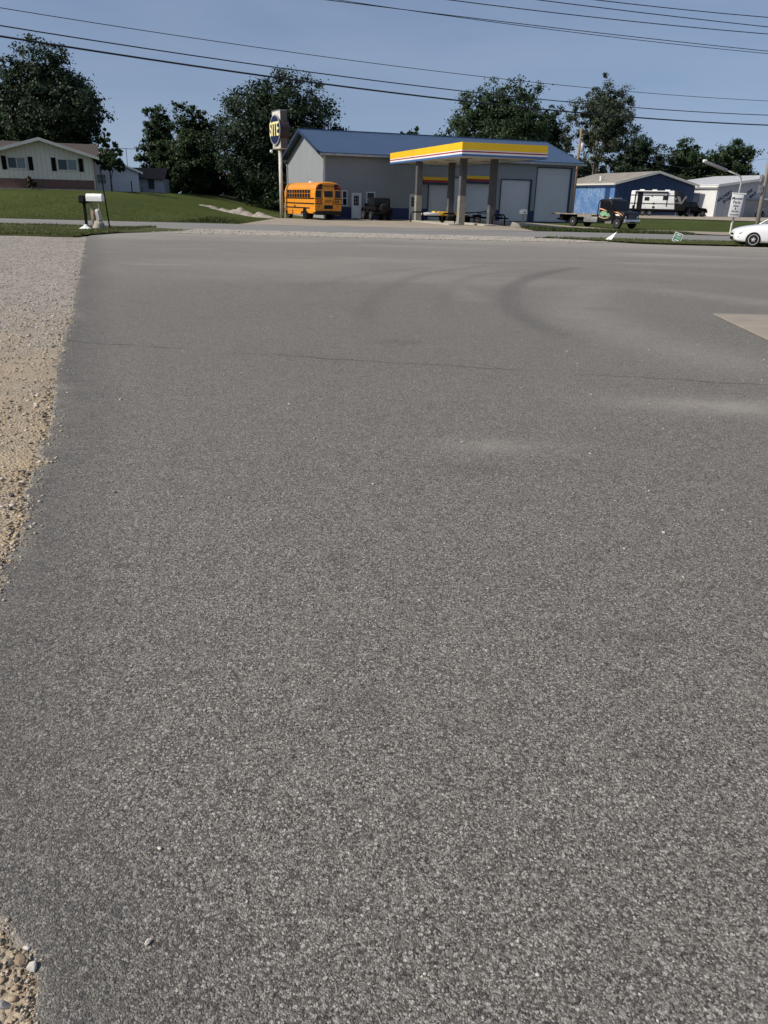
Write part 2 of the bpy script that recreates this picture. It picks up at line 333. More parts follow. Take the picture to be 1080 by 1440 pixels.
def thing(name, label, cat, loc=(0, 0, 0), rz=0, group=None):
    o = bpy.data.objects.new(name, None); COL.objects.link(o); o.location = loc; o.rotation_euler = (0, 0, rz); o.empty_display_size = .2
    return tag(o, label, cat, group)
def struct(o): o['kind'] = 'structure'; return o
def raw(name, v, f, m, parent=None, attrs=None, smooth=True):
    me = bpy.data.meshes.new(name); v = np.asarray(v, np.float32); f = np.asarray(f, np.int32); k = f.shape[1]
    me.vertices.add(len(v)); me.vertices.foreach_set('co', v.ravel()); me.loops.add(f.size); me.loops.foreach_set('vertex_index', f.ravel())
    me.polygons.add(len(f)); me.polygons.foreach_set('loop_start', np.arange(len(f), dtype=np.int32)*k); me.polygons.foreach_set('loop_total', np.full(len(f), k, np.int32))
    if smooth: me.polygons.foreach_set('use_smooth', np.ones(len(f), bool))
    for n, a in (attrs or {}).items():
        at = me.attributes.new(n, 'FLOAT', 'POINT'); at.data.foreach_set('value', np.asarray(a, np.float32).ravel())
    me.update(calc_edges=True); me.validate(); me.materials.append(M[m])
    o = bpy.data.objects.new(name, me); COL.objects.link(o)
    if parent: o.parent = parent
    return o
def text(body, size, m, parent, T, name, ext=.006, sx=1.0, align='CENTER'):
    cu = bpy.data.curves.new(name, 'FONT'); cu.body = body; cu.size = size; cu.extrude = ext; cu.align_x = align; cu.align_y = 'CENTER'; cu.resolution_u = 3
    cu.offset = .012*size
    o = bpy.data.objects.new(name, cu); COL.objects.link(o)
    me = bpy.data.meshes.new_from_object(o.evaluated_get(bpy.context.evaluated_depsgraph_get()))
    bpy.data.objects.remove(o); bpy.data.curves.remove(cu)
    me.transform(T @ Matrix.Diagonal((sx, 1, 1, 1))); me.materials.clear(); me.materials.append(M[m])
    q = bpy.data.objects.new(name, me); COL.objects.link(q); q.parent = parent
    return q
def facing_y(x, y, z, tilt=0):          # text plane facing -y, reading along +x
    return Matrix.Translation((x, y, z)) @ Matrix.Rotation(R(90), 4, 'X') @ Matrix.Rotation(tilt, 4, 'Z')
def facing_nx(x, y, z, tilt=0):         # facing -x, reading along -y
    return Matrix.Translation((x, y, z)) @ Matrix.Rotation(R(-90), 4, 'Z') @ Matrix.Rotation(R(90), 4, 'X') @ Matrix.Rotation(tilt, 4, 'Z')
def sm(t): t = np.clip(t, 0, 1); return t*t*(3-2*t)
def vnoise(x, y, seed=0):               # smooth value noise for edges and relief
    x = np.asarray(x, float); y = np.asarray(y, float); xi = np.floor(x); yi = np.floor(y); fx = sm(x-xi); fy = sm(y-yi)
    def h(a, b): q = np.sin(a*127.1+b*311.7+seed*74.7)*43758.5453; return q-np.floor(q)
    return (h(xi, yi)*(1-fx)+h(xi+1, yi)*fx)*(1-fy)+(h(xi, yi+1)*(1-fx)+h(xi+1, yi+1)*fx)*fy
def fb(x, y, seed=0, o=4):
    return sum(vnoise(x*2**k, y*2**k, seed+k)/2**(k+1) for k in range(o))

# ------------------------------------------------------------------ terrain and paved ground
def tz(x, y):
    x = np.asarray(x, float); y = np.asarray(y, float)
    left = 1.85*sm((-x-10.5)/15)*sm((y-52.5)/20)
    right = sm((x-9)/6)*(-.16*sm((y-54)/9)+.58*sm((y-74)/36))
    return left+right
def grid(xs, ys, z):
    X, Y = np.meshgrid(xs, ys); nx = len(xs); ny = len(ys); Z = z(X, Y)
    i = np.arange((ny-1)*(nx-1)); a = (i//(nx-1))*nx+i % (nx-1)
    return np.c_[X.ravel(), Y.ravel(), Z.ravel()], np.c_[a, a+1, a+nx+1, a+nx]
xs = np.r_[-1500, -900, -500, -300, -180, -120, np.arange(-90, 91, 1.5), 120, 180, 300, 500, 900, 1500]
ys = np.r_[-600, -200, -60, -20, 0, 20, 40, 48, np.arange(50, 131, 1.25), 140, 160, 200, 300, 500, 900, 1600, 3000]
v, f = grid(xs, ys, lambda X, Y: tz(X, Y)-.05+np.where(Y > 53, .05*fb(X*.4, Y*.4, 3), -.05))
tag(struct(raw('ground', v, f, 'lawn')), 'broad mown green lawn beyond the road')

EY = np.array([-14, 0, 1.0, 1.11, 1.19, 1.26, 1.30, 1.35, 1.6, 2.3, 3.13, 3.74, 4.60, 4.80, 4.95, 6.26, 8.38, 10.91, 20, 32.3, 36.5, 39, 42.6])
EX = np.array([-.5, -.6, -.69, -.73, -.75, -.79, -.84, -.91, -1.2, -1.55, -1.75, -1.93, -2.24, -2.20, -2.32, -2.78, -3.56, -4.43, -7.7, -12.1, -13.2, -13.0, -12.3])
def edge_x(y): return np.interp(y, EY, EX)+.10*(fb(y*2.2, y*0, 5)-.5)*np.clip(y/4, .3, 1.6)+.07*(fb(y*9, y*0+3, 9)-.5)*np.clip(y/3, .35, 1.5)+.025*(fb(y*40, y*0+8, 19)-.5)*np.clip(y/2, .5, 2)
def polydist(X, Y, pts):
    d = np.full(X.shape, 1e9); L = np.zeros(X.shape)
    for (ax, ay), (bx, by) in zip(pts[:-1], pts[1:]):
        t = np.clip(((X-ax)*(bx-ax)+(Y-ay)*(by-ay))/((bx-ax)**2+(by-ay)**2), 0, 1); d = np.minimum(d, np.hypot(X-ax-t*(bx-ax), Y-ay-t*(by-ay)))
    return d
def spline(p, n=14):
    p = np.array(p, float); q = np.vstack([2*p[0]-p[1], p, 2*p[-1]-p[-2]]); out = []
    for i in range(1, len(q)-2):
        for t in np.linspace(0, 1, n, endpoint=False):
            a, b, c, d = q[i-1:i+3]; out.append(.5*((2*b)+(-a+c)*t+(2*a-5*b+4*c-d)*t*t+(-a+3*b-3*c+d)*t**3))
    return [tuple(x) for x in out]+[tuple(p[-1])]
def build_lot():
    ys = np.r_[np.linspace(-14, .6, 12), np.geomspace(.8, 3, 70), np.arange(3.03, 6, .03), np.arange(6, 14, .06), np.arange(14, 42.61, .12)]
    s = np.r_[0, .006, .014, .03, np.arange(.05, .6, .03), np.arange(.6, 17, .13), np.arange(17, 30, .4), np.arange(30, 75, 3)]
    Yg = np.repeat(ys[:, None], len(s), 1); X = edge_x(ys)[:, None]+s[None, :]
    Z = np.where(s[None, :] < .004, -.05, np.where(s[None, :] < .01, -.003, 0))+.006*(fb(X*.6, Yg*.6, 2)-.5)
    tracks = [([(5.2, 22.6), (4.0, 20.6), (3.05, 18.35), (2.5, 16.4), (2.12, 13.9), (2.15, 11.6), (2.6, 9.4)], .22, .48),
              ([(3.6, 21.4), (2.3, 19.8), (1.55, 17.8), (1.15, 15.6), (.95, 13.5), (.95, 11)], .14, .2),
              ([(2.6, 22.4), (.9, 19.6), (.1, 16.8), (-.25, 14.4), (-.35, 12.4), (-.3, 10)], .2, .26),
              ([(1.0, 21.6), (-.6, 19), (-1.4, 16.4), (-1.8, 13.6)], .2, .15),
              ([(8, 26), (4.5, 24.5), (1, 22.8), (-3, 21.8), (-7, 21.6)], .3, .16)]
    ty = np.zeros(X.shape)
    for p, w, a in tracks:
        d = polydist(X, Yg, spline(p)); end = sm((Yg-min(q[1] for q in p))/2.5)
        ty = np.maximum(ty, a*np.exp(-(d/w)**4)*np.clip(end, 0, 1))
    ty *= .65+.5*fb(X*1.5, Yg*.6, 21)
    ed = np.clip(1-s[None, :]/(.35+.8*fb(Yg*.5, X*0, 31)), 0, 1)*.62
    ty = np.maximum(ty, ed*sm((s[None, :]-.0)/.03)*np.clip(1-(Yg-20)/25, .25, 1))
    blob = lambda cx, cy, rx, ry, a: a*np.exp(-(((X-cx)/rx)**2+((Yg-cy)/ry)**2))
    du = blob(.85, 5.4, .45, .18, .5)+blob(3.2, 6.75, .7, .28, .75)+blob(2.5, 6.9, .8, .3, .3)+blob(2.05, 2.4, .5, .25, .25)+blob(1.9, 2.1, .4, .2, .2)
    du = du*(.5+fb(X*5, Yg*5, 41))
    du += .42*sm((fb(X*.10, Yg*.22, 51)-.50)/.2)*sm((Yg-9)/14)+.42*sm((Yg-11)/22)*(.6+.7*fb(X*.12, Yg*.6, 55))
    for p, w, a in (([(7.5, 14.5), (5.2, 17.5), (3.9, 16), (3.2, 13.2), (3.3, 11), (3.9, 9)], .7, .4), ([(12, 19), (7, 22.5), (2, 25.5), (-3, 26.5)], 1.0, .35), ([(1.9, 22), (1.3, 18), (1.55, 14.5)], .35, .3)):
        du = np.maximum(du, a*np.exp(-(polydist(X, Yg, spline(p))/w)**2)*(.6+.8*fb(X*2, Yg*2, 61)))
    du = np.maximum(du, .85*sm((Yg-25-9*fb(X*.25, Yg*.3, 4))/8)); du = np.maximum(du, sm((Yg-34.0-2.5*fb(X*.3, X*0, 4))/2.2))
    du *= 1-.8*np.clip(ty*1.2, 0, 1)
    ro = np.random.default_rng(77)
    for _ in range(26):                                  # oil drips and old wet stains
        yy_ = 1.2*math.exp(ro.random()*3.1); xx_ = (ro.random()-.42)*yy_*1.0; rr_ = .03+.05*ro.random()*math.sqrt(yy_)
        ty = np.maximum(ty, (.25+.3*ro.random())*np.exp(-(((X-xx_)/(rr_*(1+ro.random())))**2+((Yg-yy_)/rr_)**2))*(.4+fb(X*6, Yg*6, 44)))
    spill = np.exp(-(s[None, :]/(.05+.34*np.clip(fb(Yg*1.3, Yg*0, 33)-.38, 0, 1)*np.clip(Yg/5, .5, 2.2)))**1.5)*np.clip(fb(X*7, Yg*7, 36)*2.4-.62, 0, 1)
    du = np.maximum(du, .7*spill); ty = ty*(1-.6*spill)
    scf = np.zeros(X.shape)
    for p, w in (([(-7.6, 26.5), (-5.9, 26.9)], .12), ([(-6.4, 20.4), (-5.2, 20.6)], .09), ([(-1.5, 24.5), (-.2, 24.7)], .10), ([(10.5, 24), (7.2, 25.2)], .12), ([(14, 29), (9, 30.2)], .25), ([(3.5, 31), (-1, 31.5)], .2)):
        scf = np.maximum(scf, .7*np.exp(-(polydist(X, Yg, p)/w)**2))
    nx, ny = len(s), len(ys); i = np.arange((ny-1)*(nx-1)); a = (i//(nx-1))*nx+i % (nx-1)
    o = raw('parking_lot', np.c_[X.ravel(), Yg.ravel(), Z.ravel()], np.c_[a, a+1, a+nx+1, a+nx], 'asphalt', attrs={'tyre': ty, 'dust': np.clip(du, 0, 1), 'scuff': scf})
    tag(struct(o), 'worn grey asphalt lot filling the foreground')
build_lot()
def band(name, x0, x1, dx, near, far, ny, z, m, label):
    xs = np.arange(x0, x1+dx/2, dx); t = np.linspace(0, 1, ny); n = near(xs); fr = far(xs)
    Y = n[None, :]*(1-t[:, None])+fr[None, :]*t[:, None]; X = np.repeat(xs[None, :], ny, 0); Z = z(X, Y)
    nx = len(xs); i = np.arange((ny-1)*(nx-1)); a = (i//(nx-1))*nx+i % (nx-1)
    return tag(struct(raw(name, np.c_[X.ravel(), Y.ravel(), Z.ravel()], np.c_[a, a+1, a+nx+1, a+nx], m)), label)
# gravel on the left of the lot
def build_gravel():
    ys = np.r_[np.linspace(-14, .6, 8), np.geomspace(.8, 3.2, 70), np.arange(3.25, 7, .05), np.arange(7, 34, .16)]
    s = np.r_[0, .02, .05, np.arange(.1, 2.5, .055), np.arange(2.5, 9, .2), np.arange(9, 70, 3)]
    Yg = np.repeat(ys[:, None], len(s), 1); X = edge_x(ys)[:, None]+.04-s[None, :]
    Z = -.028+.045*(fb(X*1.3, Yg*1.3, 71)-.5)*np.clip(s[None, :]*3, 0, 1)+.022*(fb(X*9, Yg*9, 75)-.5)
    Z = np.where(s[None, :] < .03, -.03, Z)
    nx, ny = len(s), len(ys); i = np.arange((ny-1)*(nx-1)); a = (i//(nx-1))*nx+i % (nx-1)
    tag(struct(raw('gravel_lot', np.c_[X.ravel(), Yg.ravel(), Z.ravel()], np.c_[a+1, a, a+nx, a+nx+1], 'gravel')), 'sandy gravel ground left of the asphalt')
build_gravel()
C = lambda k: (lambda x: np.full(np.shape(x), float(k)))
ROAD0, ROAD1 = 42.7, 52.3
band('road', -400, 400, 10, C(ROAD0), C(ROAD1), 6, lambda X, Y: X*0+.012, 'road', 'two lane asphalt road crossing behind the lot')
band('centre_line', -400, 400, 10, C(47.42), C(47.52), 2, lambda X, Y: X*0+.017, 'worn_line', 'faded line along the road')
band('gravel_shoulder', -13.4, 10.4, .15, lambda x: 36.6+1.8*fb(x*.5, x*0, 81)+.5*fb(x*4, x*0, 83)+.9*np.clip((x-6)/4, 0, 1), lambda x: 42.75+.3*fb(x*1.5, x*0, 85), 26, lambda X, Y: .010+.03*(fb(X*2, Y*2, 87)-.35)*sm((Y-37.8)/1.2), 'gravel_pale', 'pale gravel shoulder between lot and road')
def vn(x): return np.where(x < -12.6, 32.4+.5*fb(x*.6, x*0, 91)+.2*fb(x*5, x*0, 92), 32.6+4.2*sm((x+12.9)/.9)+(x+12)*1.6*(x > -12))
band('grass_verge', -120, -10.2, .15, lambda x: np.minimum(vn(x), 42.6), lambda x: 42.65-.35*fb(x*1.2, x*0, 93), 16, lambda X, Y: .012-.045*sm(1-(Y-vn(X))/.35)+.06*sm((Y-32.3)/1.5)*sm((42.5-Y)/1)*np.clip((-X-10.5)*.6, 0, 1)+.03*fb(X*2, Y*2, 94), 'verge', 'rough grass verge under the mailboxes')
band('grass_strip', 7.4, 110, .15, lambda x: 41.9-4.1*sm((x-7)/6)+.5*fb(x*.9, x*0, 95)-.2*fb(x*5, x*0, 96), lambda x: 42.65-.3*fb(x*1.4, x*0, 97), 14, lambda X, Y: .012+.05*sm((42.5-Y)/1)+.03*fb(X*2, Y*2, 98), 'verge', 'thin grass strip between lot and road')
# beyond the road
band('station_apron', -9.6, 9.2, .3, lambda x: 52.2+0*x, lambda x: 66+x*.3+6, 40, lambda X, Y: .012+.012*fb(X, Y, 5)+tz(X, Y), 'gravel_tan', 'tan concrete apron of the filling station')
band('truck_drive', 8.8, 60, .5, lambda x: 57.6+.8*fb(x*.8, x*0, 15)-2.8*sm((x-14)/3)-2.4*sm((x-18.5)/3), lambda x: 64.6+1.4*fb(x*.4, x*0, 16)+13*sm((19.5-x)/6), 34, lambda X, Y: .035+tz(X, Y)+.012*fb(X, Y, 6), 'gravel_tan', 'gravel drive under the tow truck')
band('gravel_yard', 22, 90, .6, lambda x: 97+2*fb(x*.3, x*0, 17)-3*sm((x-38)/12), lambda x: 121+0*x, 20, lambda X, Y: .05+tz(X, Y), 'gravel_tan', 'gravel yard in front of the blue and white sheds')
# concrete slab at the right
sb = MB(); sb.prism([(5.40, 13.15), (5.17, 10.6), (4.75, 6.8), (14, 6.8), (14, 13.35)], 'z', -.05, .022)
struct(sb.build('concrete_slab', M['slab'], None, bevel=.012)); tag(bpy.data.objects['concrete_slab'], 'tan concrete slab let into the lot at right')
for pa, pb in (((5.40, 13.15), (14, 13.35)), ((4.75, 6.8), (5.40, 13.15))):
    e = MB().path([(*pa, .012), (*pb, .012)], .012, 6).build('slab_edge', 'column_base', bpy.data.objects['concrete_slab'])
# kerb stub at the apron end
kb = MB(); kb.prism([(0, 0), (.85, 0), (.6, .30), (.12, .42)], 'y', -.35, .35)
o = tag(kb.build('kerb_block', 'concrete', None, bevel=.03), 'chipped concrete kerb block ending the station apron', 'kerb'); o.location = (8.5, 58.4, -.02); o.rotation_euler = (0, 0, -.25)

# ------------------------------------------------------------------ stones and grass
_ico = None
def ico():
    global _ico
    if _ico is None:
        bm = bmesh.new(); bmesh.ops.create_icosphere(bm, subdivisions=1, radius=1)
        _ico = (np.array([x.co[:] for x in bm.verts]), np.array([[q.index for q in x.verts] for x in bm.faces])); bm.free()
    return _ico
def stones(name, P, size, m, label, rng):
    iv, fi = ico(); n = len(P); k = len(iv)
    jit = 1+.35*(rng.random((n, k))-.5)*1.6
    sc = size[:, None, None]*np.stack([.75+.6*rng.random(n), .75+.6*rng.random(n), .45+.35*rng.random(n)], 1)[:, None, :]
    V = iv[None]*jit[..., None]*sc
    a = rng.random(n)*6.28; ca, sa = np.cos(a)[:, None], np.sin(a)[:, None]
    V = np.stack([V[..., 0]*ca-V[..., 1]*sa, V[..., 0]*sa+V[..., 1]*ca, V[..., 2]], -1)+P[:, None, :]
    F = (fi[None]+(np.arange(n)*k)[:, None, None]).reshape(-1, 3)
    return tag(raw(name, V.reshape(-1, 3), F, m, smooth=False), label, None, None, 'stuff')
def gz(x, y): return -.028+.045*(fb(x*1.3, y*1.3, 71)-.5)+.022*(fb(x*9, y*9, 75)-.5)
def leaf_stone(name, a, b, c):
    m, t, P, N, L = nodes(name); g = N('ShaderNodeNewGeometry'); r = N('ShaderNodeValToRGB')
    r.color_ramp.elements[0].color = (*a, 1); r.color_ramp.elements[1].color = (*c, 1); e = r.color_ramp.elements.new(.5); e.color = (*b, 1)
    L(g.outputs['Random Per Island'], r.inputs[0]); L(r.outputs[0], P.inputs['Base Color']); P.inputs['Roughness'].default_value = .9
    return m
M['stones'] = leaf_stone('stones', (.20, .15, .10), (.36, .28, .19), (.52, .47, .39))
M['stones_grey'] = leaf_stone('stones_grey', (.22, .20, .18), (.33, .30, .27), (.46, .43, .39))
M['crumb'] = leaf_stone('crumb', (.05, .047, .042), (.09, .083, .073), (.14, .13, .115))
rg = np.random.default_rng(5)
def gravel_stones():
    n = 26000; y = 1.0*np.exp(rg.random(n)*math.log(13)); x = edge_x(y)-rg.random(n)**1.2*(.35+.26*y)-.004
    keep = fb(x*1.6, y*1.6, 101)+rg.random(n)*.4 > .66; x, y = x[keep], y[keep]; n = len(x)
    s = .0026+.010*rg.random(n)**6*np.clip(y/3, .8, 1.5)+.0006*np.clip(y, 0, 5)
    stones('gravel_stones', np.c_[x, y, gz(x, y)+s*.15], s, 'stones', 'loose tan stones on the gravel beside the asphalt', rg)
    n = 12000; y = 9+23*rg.random(n); x = edge_x(y)-rg.random(n)*(.5+y*.25); s = .008+.016*rg.random(n)**4
    stones('far_gravel_stones', np.c_[x, y, gz(x, y)+s*.15], s, 'stones_grey', 'grey crushed stone on the far gravel', rg)
    n = 2600; y = 1.05*np.exp(rg.random(n)*math.log(22)); x = edge_x(y)+np.abs(rg.normal(size=n))*.035*np.clip(y/2.5, .6, 2.2)-.02; s = (.0018+.005*rg.random(n)**5)*np.clip(y/2, .8, 1.7)
    stones('edge_stones', np.c_[x, y, s*.25], s, 'stones', 'tan stones spilled over the asphalt edge', rg)
    n = 900; y = 1.05*np.exp(rg.random(n)*math.log(22)); x = edge_x(y)-np.abs(rg.normal(size=n))*.035*np.clip(y/2.5, .6, 3); s = (.003+.010*rg.random(n)**4)*np.clip(y/3, .6, 1.15)
    stones('asphalt_crumbs', np.c_[x, y, -.02+s*.3], s, 'crumb', 'dark crumbs broken from the asphalt edge', rg)
    n = 2600; x = -13+22*rg.random(n); y = 37.2+5.4*rg.random(n); s = .012+.03*rg.random(n)**3
    stones('shoulder_stones', np.c_[x, y, .02+s*.1], s, 'stones_grey', 'loose pale stones on the gravel shoulder', rg)
    n = 700; y = .95*np.exp(rg.random(n)*math.log(30)); x = -1.0*y*.5+rg.random(n)*y*1.05; ok = x > edge_x(y)+.03; x, y = x[ok], y[ok]
    s = (.0016+.0042*rg.random(len(x))**3)*np.clip(y/2.2, .9, 2.2)
    stones('grit', np.c_[x, y, s*.25], s, 'stones_grey', 'loose grit scattered over the asphalt', rg)
gravel_stones()
def pebble(loc, s, m, label, seed):
    r = np.random.default_rng(seed); bm = bmesh.new(); bmesh.ops.create_icosphere(bm, subdivisions=2, radius=1)
    pl = [(Vector(r.normal(size=3)).normalized(), .42+.34*r.random()) for _ in range(12)]
    for q in bm.verts:
        for nrm, d in pl:
            e = q.co.dot(nrm)
            if e > d: q.co -= nrm*(e-d)
        q.co = Vector((q.co.x*s[0], q.co.y*s[1], q.co.z*s[2]))
    me = bpy.data.meshes.new('pebble'); bm.to_mesh(me); bm.free(); me.materials.append(M[m])
    o = bpy.data.objects.new('pebble', me); COL.objects.link(o); o.location = loc; o.rotation_euler = (0, 0, r.random()*6)
    return tag(o, label, 'pebble', 'single stones near the camera')
pebble((1.60, 2.78, .012), (.026, .022, .019), 'pebble_grey', 'grey stone casting a dark shadow at the right edge of the asphalt', 1)
pebble((-.535, 1.305, .005), (.011, .009, .0085), 'pebble_white', 'small pale stone on bare asphalt near the bottom left sand', 2)
pebble((-.59, 1.59, .003), (.011, .006, .006), 'pebble_white', 'sliver of white stone lying alone on the left foreground asphalt', 3)
pebble((-.785, 1.235, .004), (.020, .014, .012), 'pebble_white', 'white angular stone at the tip of the bottom left sand patch', 4)
pebble((-.815, 1.25, .002), (.022, .025, .016), 'pebble_brown', 'rounded brown stone half sunk in the bottom left sand patch', 5)
pebble((-.815, 1.285, 0), (.010, .013, .010), 'pebble_white', 'pale stone at the upper end of the bottom left sand patch', 6)
pebble((-.80, 1.145, 0), (.020, .012, .015), 'pebble_grey', 'dark grey stone low on the bottom left sand patch', 7)
def blades(name, P, h, w, m, label, rng):
    n = len(P); a = rng.random(n)*6.28; d = np.stack([np.cos(a), np.sin(a), 0*a], 1)*(w*(.6+.8*rng.random(n)))[:, None]
    lean = np.stack([rng.normal(size=n)*.35, rng.normal(size=n)*.35, np.ones(n)], 1)*(h*(.5+.8*rng.random(n)))[:, None]
    V = np.stack([P-d, P+d, P+lean+d*.15], 1).reshape(-1, 3); F = np.arange(3*n).reshape(-1, 3)
    return tag(raw(name, V, F, m, smooth=False), label, None, None, 'stuff')
def scatter_grass():
    n = 30000; x = -12.2-rg.random(n)**1.2*16; y = np.minimum(vn(x), 42.5)+rg.random(n)**1.3*10.2; ok = (y < 42.7)&(x > -.62*y-2); x, y = x[ok], y[ok]
    blades('verge_grass', np.c_[x, y, np.full(len(x), .045)], np.full(len(x), .10)*(.4+1.1*fb(x*.8, y*.8, 7)), .022, 'grass_blade', 'tufts of verge grass around the mailboxes', rg)
    n = 16000; x = 8+rg.random(n)*24; y = 41.8-3.9*sm((x-7)/6)+rg.random(n)*4.6; ok = y < 42.6; x, y = x[ok], y[ok]
    blades('strip_grass', np.c_[x, y, np.full(len(x), .03)], np.full(len(x), .09)*(.4+1.1*fb(x*.8, y*.8, 8)), .022, 'grass_blade', 'tufts in the grass strip behind the yard signs', rg)
    n = 24000; x = -42+32.5*rg.random(n); y = 52.4+rg.random(n)**1.6*13; z = tz(x, y)
    blades('lawn_edge_grass', np.c_[x, y, z-.02], np.full(len(x), .08)*(.3+1.1*fb(x*.7, y*.7, 9)), .016, 'grass_blade', 'longer grass along the lawn edge by the road', rg)
    n = 12000; x = 9.2+10.5*rg.random(n); y = 52.5+6.2*rg.random(n); ok = (y < 57.7-2.8*sm((x-14)/3)-2.4*sm((x-18.5)/3))
    x, y = x[ok], y[ok]; blades('island_grass', np.c_[x, y, tz(x, y)-.02], np.full(len(x), .20)*(.4+1.2*fb(x*.7, y*.7, 10)), .04, 'grass_deep', 'grass island between the road and the tow truck', rg)
    n = 2600; x = -14.2+4.4*rg.random(n)+rg.normal(size=n)*.2; y = 54+3.2*rg.random(n); z = tz(x, y)
    blades('weed_clump', np.c_[x, y, z-.02], np.full(len(x), .34)*(.3+.9*rg.random(n))*np.exp(-((x+12)/1.6)**2), .05, 'grass_deep', 'tall weeds at the roadside before the sign pole', rg)
scatter_grass()

# ------------------------------------------------------------------ ribbed sheet walls and roofs
def ribbed(mb, L, z0, ztop, openings=(), step=.3, dep=.022, brk=(), T=None):
    """sheet in the plane y=0 (outside is -y) from x=0..L with trapezoid ribs; openings (xa,xb,za,zb) left free"""
    prof = [(0.0, 0.0)]; k = step/2
    while k < L-.05:
        prof += [(k-.032, 0), (k-.013, -dep), (k+.013, -dep), (k+.032, 0)]; k += step
    prof.append((L, 0)); px = np.array([p[0] for p in prof]); py = np.array([p[1] for p in prof])
    xs = sorted(set([round(x, 4) for x in px]+[round(b, 4) for o in openings for b in o[:2] if 0 < b < L]+list(brk)))
    for xa, xb in zip(xs[:-1], xs[1:]):
        if xb-xa < 1e-4: continue
        ya, yb = float(np.interp(xa, px, py)), float(np.interp(xb, px, py)); mid = (xa+xb)/2
        cuts = sorted([(o[2], o[3]) for o in openings if o[0] < mid < o[1]]); z = z0
        segs = []
        for a, b in cuts:
            if a > z+1e-3: segs.append((z, a, False))
            z = max(z, b)
        segs.append((z, None, True))
        for a, b, top in segs:
            za, zb = (ztop(xa), ztop(xb)) if top else (b, b)
            if za <= a and zb <= a: continue
            q = [(xa, ya, a), (xb, yb, a), (xb, yb, max(zb, a)), (xa, ya, max(za, a))]
            if T: q = [tuple(T @ Vector(p)) for p in q]
            mb.add(q, [(0, 1, 2, 3)])
    return mb
def TM(x, y, rz): return Matrix.Translation((x, y, 0)) @ Matrix.Rotation(rz, 4, 'Z')
def gable_roof(name, parent, L, D, he, hr, oe, og, m, thick=.09, step=.6, rib=.028, swap=False, trim=None):
    """ridge along x at y=D/2"""
    sl = (hr-he)/(D/2); out = []
    mb = MB()
    for sgn in (1, -1):
        y0 = -oe if sgn == 1 else D+oe; z0 = he-sl*oe
        p = [(y0, z0), (D/2, hr), (D/2, hr+thick), (y0, z0+thick)]
        mb.prism(p, 'x', -og, L+og)
        x = -og+.03
        while x < L+og:
            q = [(y0, z0+thick-.01), (D/2, hr+thick-.01), (D/2, hr+thick+rib), (y0, z0+thick+rib)]; mb.prism(q, 'x', x, x+.035); x += step
    mb.box(-og, L+og, D/2-.16, D/2+.16, hr+thick-.02, hr+thick+.045)
    return mb.build(name, m, parent)
def sash(parent, x0, x1, y, z0, z1, frame='white', pane='glass', split='h', fw=.07, panes=None, name='window'):
    """window facing -y with its frame, panes and a sill; two panes split 'h' (over/under) or 'v' (side by side)"""
    mb = MB(); a = fw
    mb.box(x0-a, x0, y-.05, y+.03, z0-a, z1+a).box(x1, x1+a, y-.05, y+.03, z0-a, z1+a).box(x0, x1, y-.05, y+.03, z1, z1+a).box(x0, x1, y-.05, y+.03, z0-a, z0)
    xm, zm = (x0+x1)/2, (z0+z1)/2
    if split == 'h': mb.box(x0, x1, y-.035, y+.02, zm-.03, zm+.03)
    if split == 'v': mb.box(xm-.03, xm+.03, y-.035, y+.02, z0, z1)
    w = mb.build(name, frame, parent)
    pp = panes or (pane, pane)
    if split == 'h': cells = [(x0, x1, z0, zm-.03), (x0, x1, zm+.03, z1)]
    elif split == 'v': cells = [(x0, xm-.03, z0, z1), (xm+.03, x1, z0, z1)]
    else: cells = [(x0, x1, z0, z1)]
    for c, pm in zip(cells, pp): MB().box(c[0]+.002, c[1]-.002, y-.012, y+.005, c[2]+.002, c[3]-.002).build('pane', pm, w)
    return w

# ------------------------------------------------------------------ the blue roofed garage
ST = thing('garage_building', 'grey ribbed metal building with blue gable roof behind the canopy', 'building', (-5.9, 74, 0), GRID)
LW, LD, HE, HR = 25.45, 14.3, 5.42, 7.58
sl_ = (HR-HE)/(LD/2)
OP = [(1.55, 2.05, 1.05, 2.35), (2.45, 3.37, 0, 2.16), (3.85, 4.68, 1.08, 2.28), (8.05, 8.85, 0, 2.2), (9.95, 12.0, 0, 3.05), (12.42, 13.1, 0, 3.7), (13.6, 16.75, 0, 3.25), (17.45, 20.6, 0, 3.68), (21.25, 25.0, 0, 4.85)]
ribbed(MB(), LW, .97, lambda x: HE-.02, OP).build('front_wall', 'wall_grey', ST)
ribbed(MB(), LW, -.3, lambda x: .97, [(a, b, c-.01, min(d, .97)) for a, b, c, d in OP if c < .97] + [(1.55, 2.05, .97, 1)], dep=.024).build('wainscot', 'wall_navy', ST)
gt = lambda x: HE+sl_*min(x, LD-x)-.02
ribbed(MB(), LD, -.3, gt, brk=(LD/2,), dep=.006, T=TM(0, LD, -math.pi/2)).build('gable_wall', 'wall_grey', ST)
ribbed(MB(), LD, -.3, gt, brk=(LD/2,), T=TM(LW, 0, math.pi/2)).build('gable_wall', 'wall_grey', ST)
ribbed(MB(), LW, -.3, lambda x: HE-.02, T=TM(LW, LD, math.pi)).build('rear_wall', 'wall_grey', ST)
rf = gable_roof('roof', ST, LW, LD, HE, HR, .45, .62, 'roof_blue')
mb = MB()
for sx in (-.64, LW+.62):
    for sg in (1, -1):
        y0 = -.47 if sg == 1 else LD+.47; z0 = HE-sl_*.47
        MB().prism([(y0, z0-.16), (LD/2-sg*.001, HR-.16), (LD/2-sg*.001, HR+.115), (y0, z0+.115)], 'x', sx-.015, sx+.035).build('rake_trim', 'trim_navy', rf)
mb = MB()
